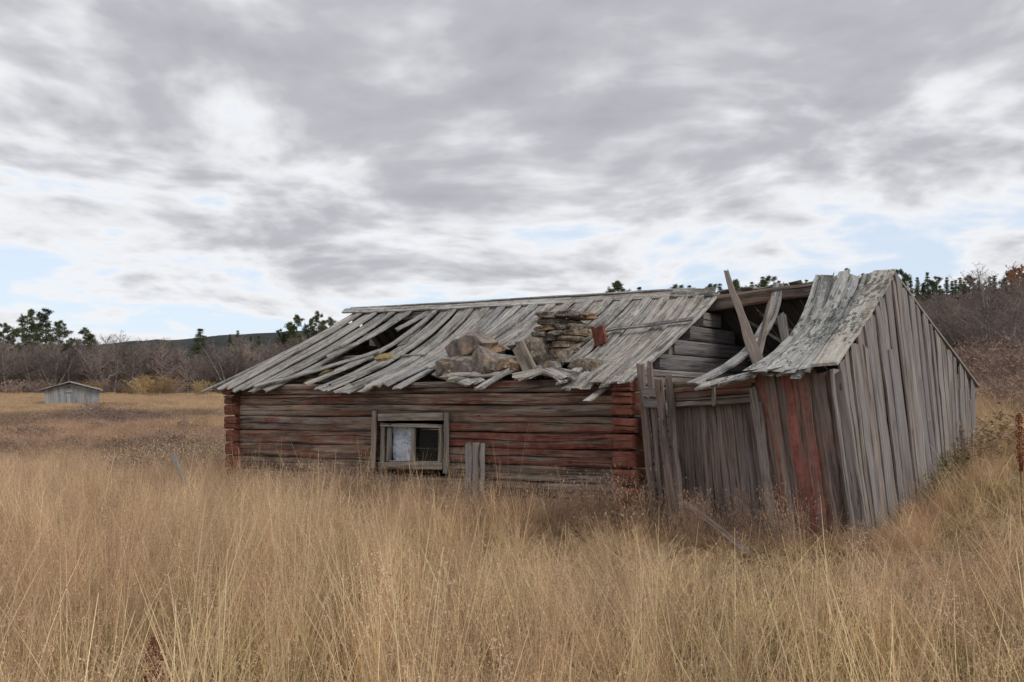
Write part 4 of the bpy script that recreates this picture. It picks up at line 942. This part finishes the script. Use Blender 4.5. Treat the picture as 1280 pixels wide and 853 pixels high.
# shrubs
def shrub(H, seed, twm, leafm, nl, ns=26):
    R_.seed(seed); r = RB()
    for i in range(ns):
        lp = limb(r, rb_base(.25*H), (R_.uniform(-.7, .7), R_.uniform(-.7, .7), 1), H*R_.uniform(.6, 1), 0, 0, 4, 0, .2); r.ribbon(lp, [.022, .018, .014, .01, .005], (math.cos(i), math.sin(i), 0), 0)
        for j in range(16):
            p = np.array(lp[R_.choice([1, 2, 3, 4])]); e = p+np.array([R_.uniform(-.3, .3), R_.uniform(-.3, .3), R_.uniform(.0, .4)])*H*.6; f = norm(np.cross(e-p, (R_.uniform(-1, 1), R_.uniform(-1, 1), 0)))*.007; r.tri(p+f, p-f, e, 0)
            for k in range(nl):
                c = p+(e-p)*R_.random(); z_ = .026; r.tri(c+np.array([R_.uniform(-z_, z_), R_.uniform(-z_, z_), z_]), c+np.array([z_, R_.uniform(-z_, z_), -z_]), c+np.array([-z_, R_.uniform(-z_, z_), 0]), 1)
    return r.me('shrub', [twm, leafm]), H
SB = [shrub(1.3, 140+i, M_twigr, M_twigr, 1, 34) for i in range(3)]; SY = [shrub(1.6, 150+i, M_twigr, M_yleaf, 4) for i in range(3)]
def put_shrub(pr, px, Y, H, label, group, name='willow_shrub', wide=1.5):
    x = (px-640)/FPX*Y; o = bpy.data.objects.new(name, pr[0]); col.objects.link(o); o.location = (x, Y, ground_z(x, Y)-.05); s = H/pr[1]; o.scale = (s*wide, s*wide, s); o.rotation_euler = (0, 0, random.uniform(0, 6.28)); tag(o, label, 'shrub', group)
SB0 = SB
for i in range(26): top_tree('spruce_tree', SP[i % 3], 1122+i*7+random.uniform(-3, 3), random.uniform(350, 364), 79+random.uniform(-2, 2), 'lower green spruce standing in front of the conifers on the slope', 'front spruces on the slope', 1.1)
# birch wood behind the meadow: nearest trees singly, the rest as one mass
cb = bpy.data.collections.new('birch_mass')
for i, b in enumerate(BPF): 
    r = bpy.data.objects.new('bm_%02d' % i, b[1]); cb.objects.link(r)
rr = random.Random(21)
for i in range(150):
    Y = 126+(i % 5)*4.5+rr.uniform(-1.5, 1.5); px = -60+rr.random()*540; x = (px-640)/FPX*Y
    put_tree('birch_tree', BPF[i % 8], x, Y, rr.uniform(6.6, 9.0)*(.95 if px < 150 else .72 if 230 < px < 272 else 1), 'bare grey birch in the wood edge behind the dry meadow', 'birches of the wood edge', wide=1.1)
for i in range(105):
    Y = 34+(i/105)*40+rr.uniform(-1, 1); px = 1120+rr.random()*260
    if Y < 44 and px < 1225: px += 100
    x = (px-640)/FPX*Y
    H_ = min(rr.uniform(3.8, 6.0), CAMZ+(510-rr.uniform(360, 400))/FPX*Y-ground_z(x, Y))
    put_tree('birch_tree', BP[(i*3) % 8], x, Y, max(2.2, H_), 'bare purplish birch on the wooded slope right of the board shed', 'birches on the slope', wide=1.15)
for i, (px, Y, H) in enumerate(((1229, 37, 3.6), (1238, 33, 3.4), (1243, 34, 3.6), (1252, 36, 3.9), (1262, 31, 3.2), (1268, 38, 4.0), (1275, 34, 3.6), (1284, 30, 3.0), (1290, 36, 3.9), (1222, 41, 3.8), (1300, 33, 3.4), (1256, 42, 4.2), (1312, 31, 3.2), (1235, 44, 4.0))):
    put_tree('birch_tree', BP[(i*5) % 8], (px-640)/FPX*Y, Y, H, 'bare birch with whitish stem at the front edge of the slope wood', 'front birches on the slope', wide=1.2)
for i in range(34): put_shrub(SB0[i % 3], 1222+120*rr.random(), 16+rr.random()*11, rr.uniform(.4, .8), 'low brown scrub in the grass right of the board shed', 'low scrub beside the shed')
P = []; sc = []
for i in range(650): Y = 128+rr.random()*45; px = -160+rr.random()*760; P.append(((px-640)/FPX*Y, Y)); sc.append(rr.uniform(.75, 1.1)*(.75 if 228 < px < 274 else 1))
for i in range(500): Y = 44+rr.random()*40; px = 1095+rr.random()*330; x = (px-640)/FPX*Y; P.append((x, Y)); sc.append(min(.85, max(.25, (CAMZ+(510-rr.uniform(360, 400))/FPX*Y-ground_z(x, Y))/7)))
for i in range(300): Y = 70+rr.random()*40; px = 560+rr.random()*560; x = (px-640)/FPX*Y; P.append((x, Y)); sc.append(min(.8, max(.25, (CAMZ+(510-375)/FPX*Y-ground_z(x, Y))/7)))
P = np.array([(x, y, ground_z(x, y)-.05) for x, y in P]); n = len(P); sc = np.array(sc)
scatter('bare_birch_wood', cb, P, np.stack([np.zeros(n), np.zeros(n), rng.uniform(0, 6.28, n)], 1), np.stack([sc*1.1, sc*1.1, sc], 1), rng.integers(0, 8, n), 'dense leafless greyish purple birch wood behind the meadow', 'wood')
OB = birch(6, 130, M_twig, 1, M_oleaf)
put_tree('birch_tree', OB, (1283-640)/FPX*52, 52, 4.9, 'orange leaved birch among bare trees on the slope', None)
put_tree('birch_tree', OB, (1300-640)/FPX*54, 54, 4.6, 'second orange leaved birch behind the first on the slope', None)
for i in range(10): put_shrub(SB[i % 3], 98+i*6.5+rr.uniform(-5, 5), 50+rr.uniform(-4, 4), rr.uniform(.75, 1.1), 'dark leafless willow shrub in the meadow before the field shed', 'dark willows before the field shed')
for i in range(46): put_shrub(SB[i % 3], rr.uniform(-30, 285), 24+rr.random()**1.2*30, rr.uniform(.45, .8), 'low brown willow scrub dotting the meadow left of the log house', 'low scrub in the meadow')
for i in range(9): put_shrub(SY[i % 3], rr.uniform(200, 280), 38+rr.uniform(-6, 14), rr.uniform(.5, .75), 'low yellowish shrub in the meadow near the log house corner', 'yellowish scrub near the house')
for i, (px, H) in enumerate(((178, 2.3), (190, 2.6), (200, 3.0), (211, 2.3), (164, 1.6), (250, 2.2), (118, 2.0), (108, 1.6))): put_shrub(SY[i % 3], px, 113+rr.uniform(-2, 2), H, 'yellow leaved bush along the edge of the bare wood', 'yellow bushes at the wood edge', 'autumn_bush', 1.3)
for i in range(16): put_shrub(SB[i % 3], -40+i*32+rr.uniform(-8, 8), 121+rr.uniform(-2, 2), rr.uniform(1.6, 2.4), 'brown leafless bush along the edge of the bare wood', 'brown bushes at the wood edge', 'bare_bush', 1.6)
for i in range(60): put_shrub(SB[i % 3], 1222+178*rr.random()**1.5, 21+rr.random()*26, rr.uniform(.6, 1.3), 'bare brown shrub on the slope behind the board shed', 'shrubs on the slope', 'bare_bush')

# ------------------------------------------------------------------ sort the boards and logs of the two buildings under their roofs, walls and door
def sort_parts(root, table):
    for part, names in table:
        kids = [o for o in root.children if o.name.split('.')[0] in names]
        if not kids: continue
        e = bpy.data.objects.new(part, None); col.objects.link(e); e.parent = root; e.empty_display_size = .1
        for k in kids: k.parent = e
sort_parts(house, (('roof', ('roof_board', 'back_roof_board', 'ridge_board', 'slipped_board', 'broken_board', 'moss_cushion', 'ridge_pole', 'purlin', 'back_purlin')),
                   ('front_wall', ('log', 'log_end')), ('gable_wall', ('gable_log',)), ('back_wall', ('back_log',)), ('loft_floor', ('loft_board',))))
sort_parts(shed, (('roof', ('roof_board', 'back_roof_board', 'fallen_board', 'broken_rafter', 'rafter', 'roof_lath', 'ridge_beam', 'verge_board', 'purlin')),
                  ('front_wall', ('wall_board', 'upright_board', 'crosspiece', 'lintel_log', 'corner_board', 'post_stub')), ('door', ('door_board', 'door_post', 'brace')), ('gable_wall', ('gable_board', 'rail')), ('back_wall', ('back_board',))))
sort_parts(fs, (('roof', ('roof_board',)), ('wall', ('wall_board', 'side_board', 'rear_board', 'rail'))))
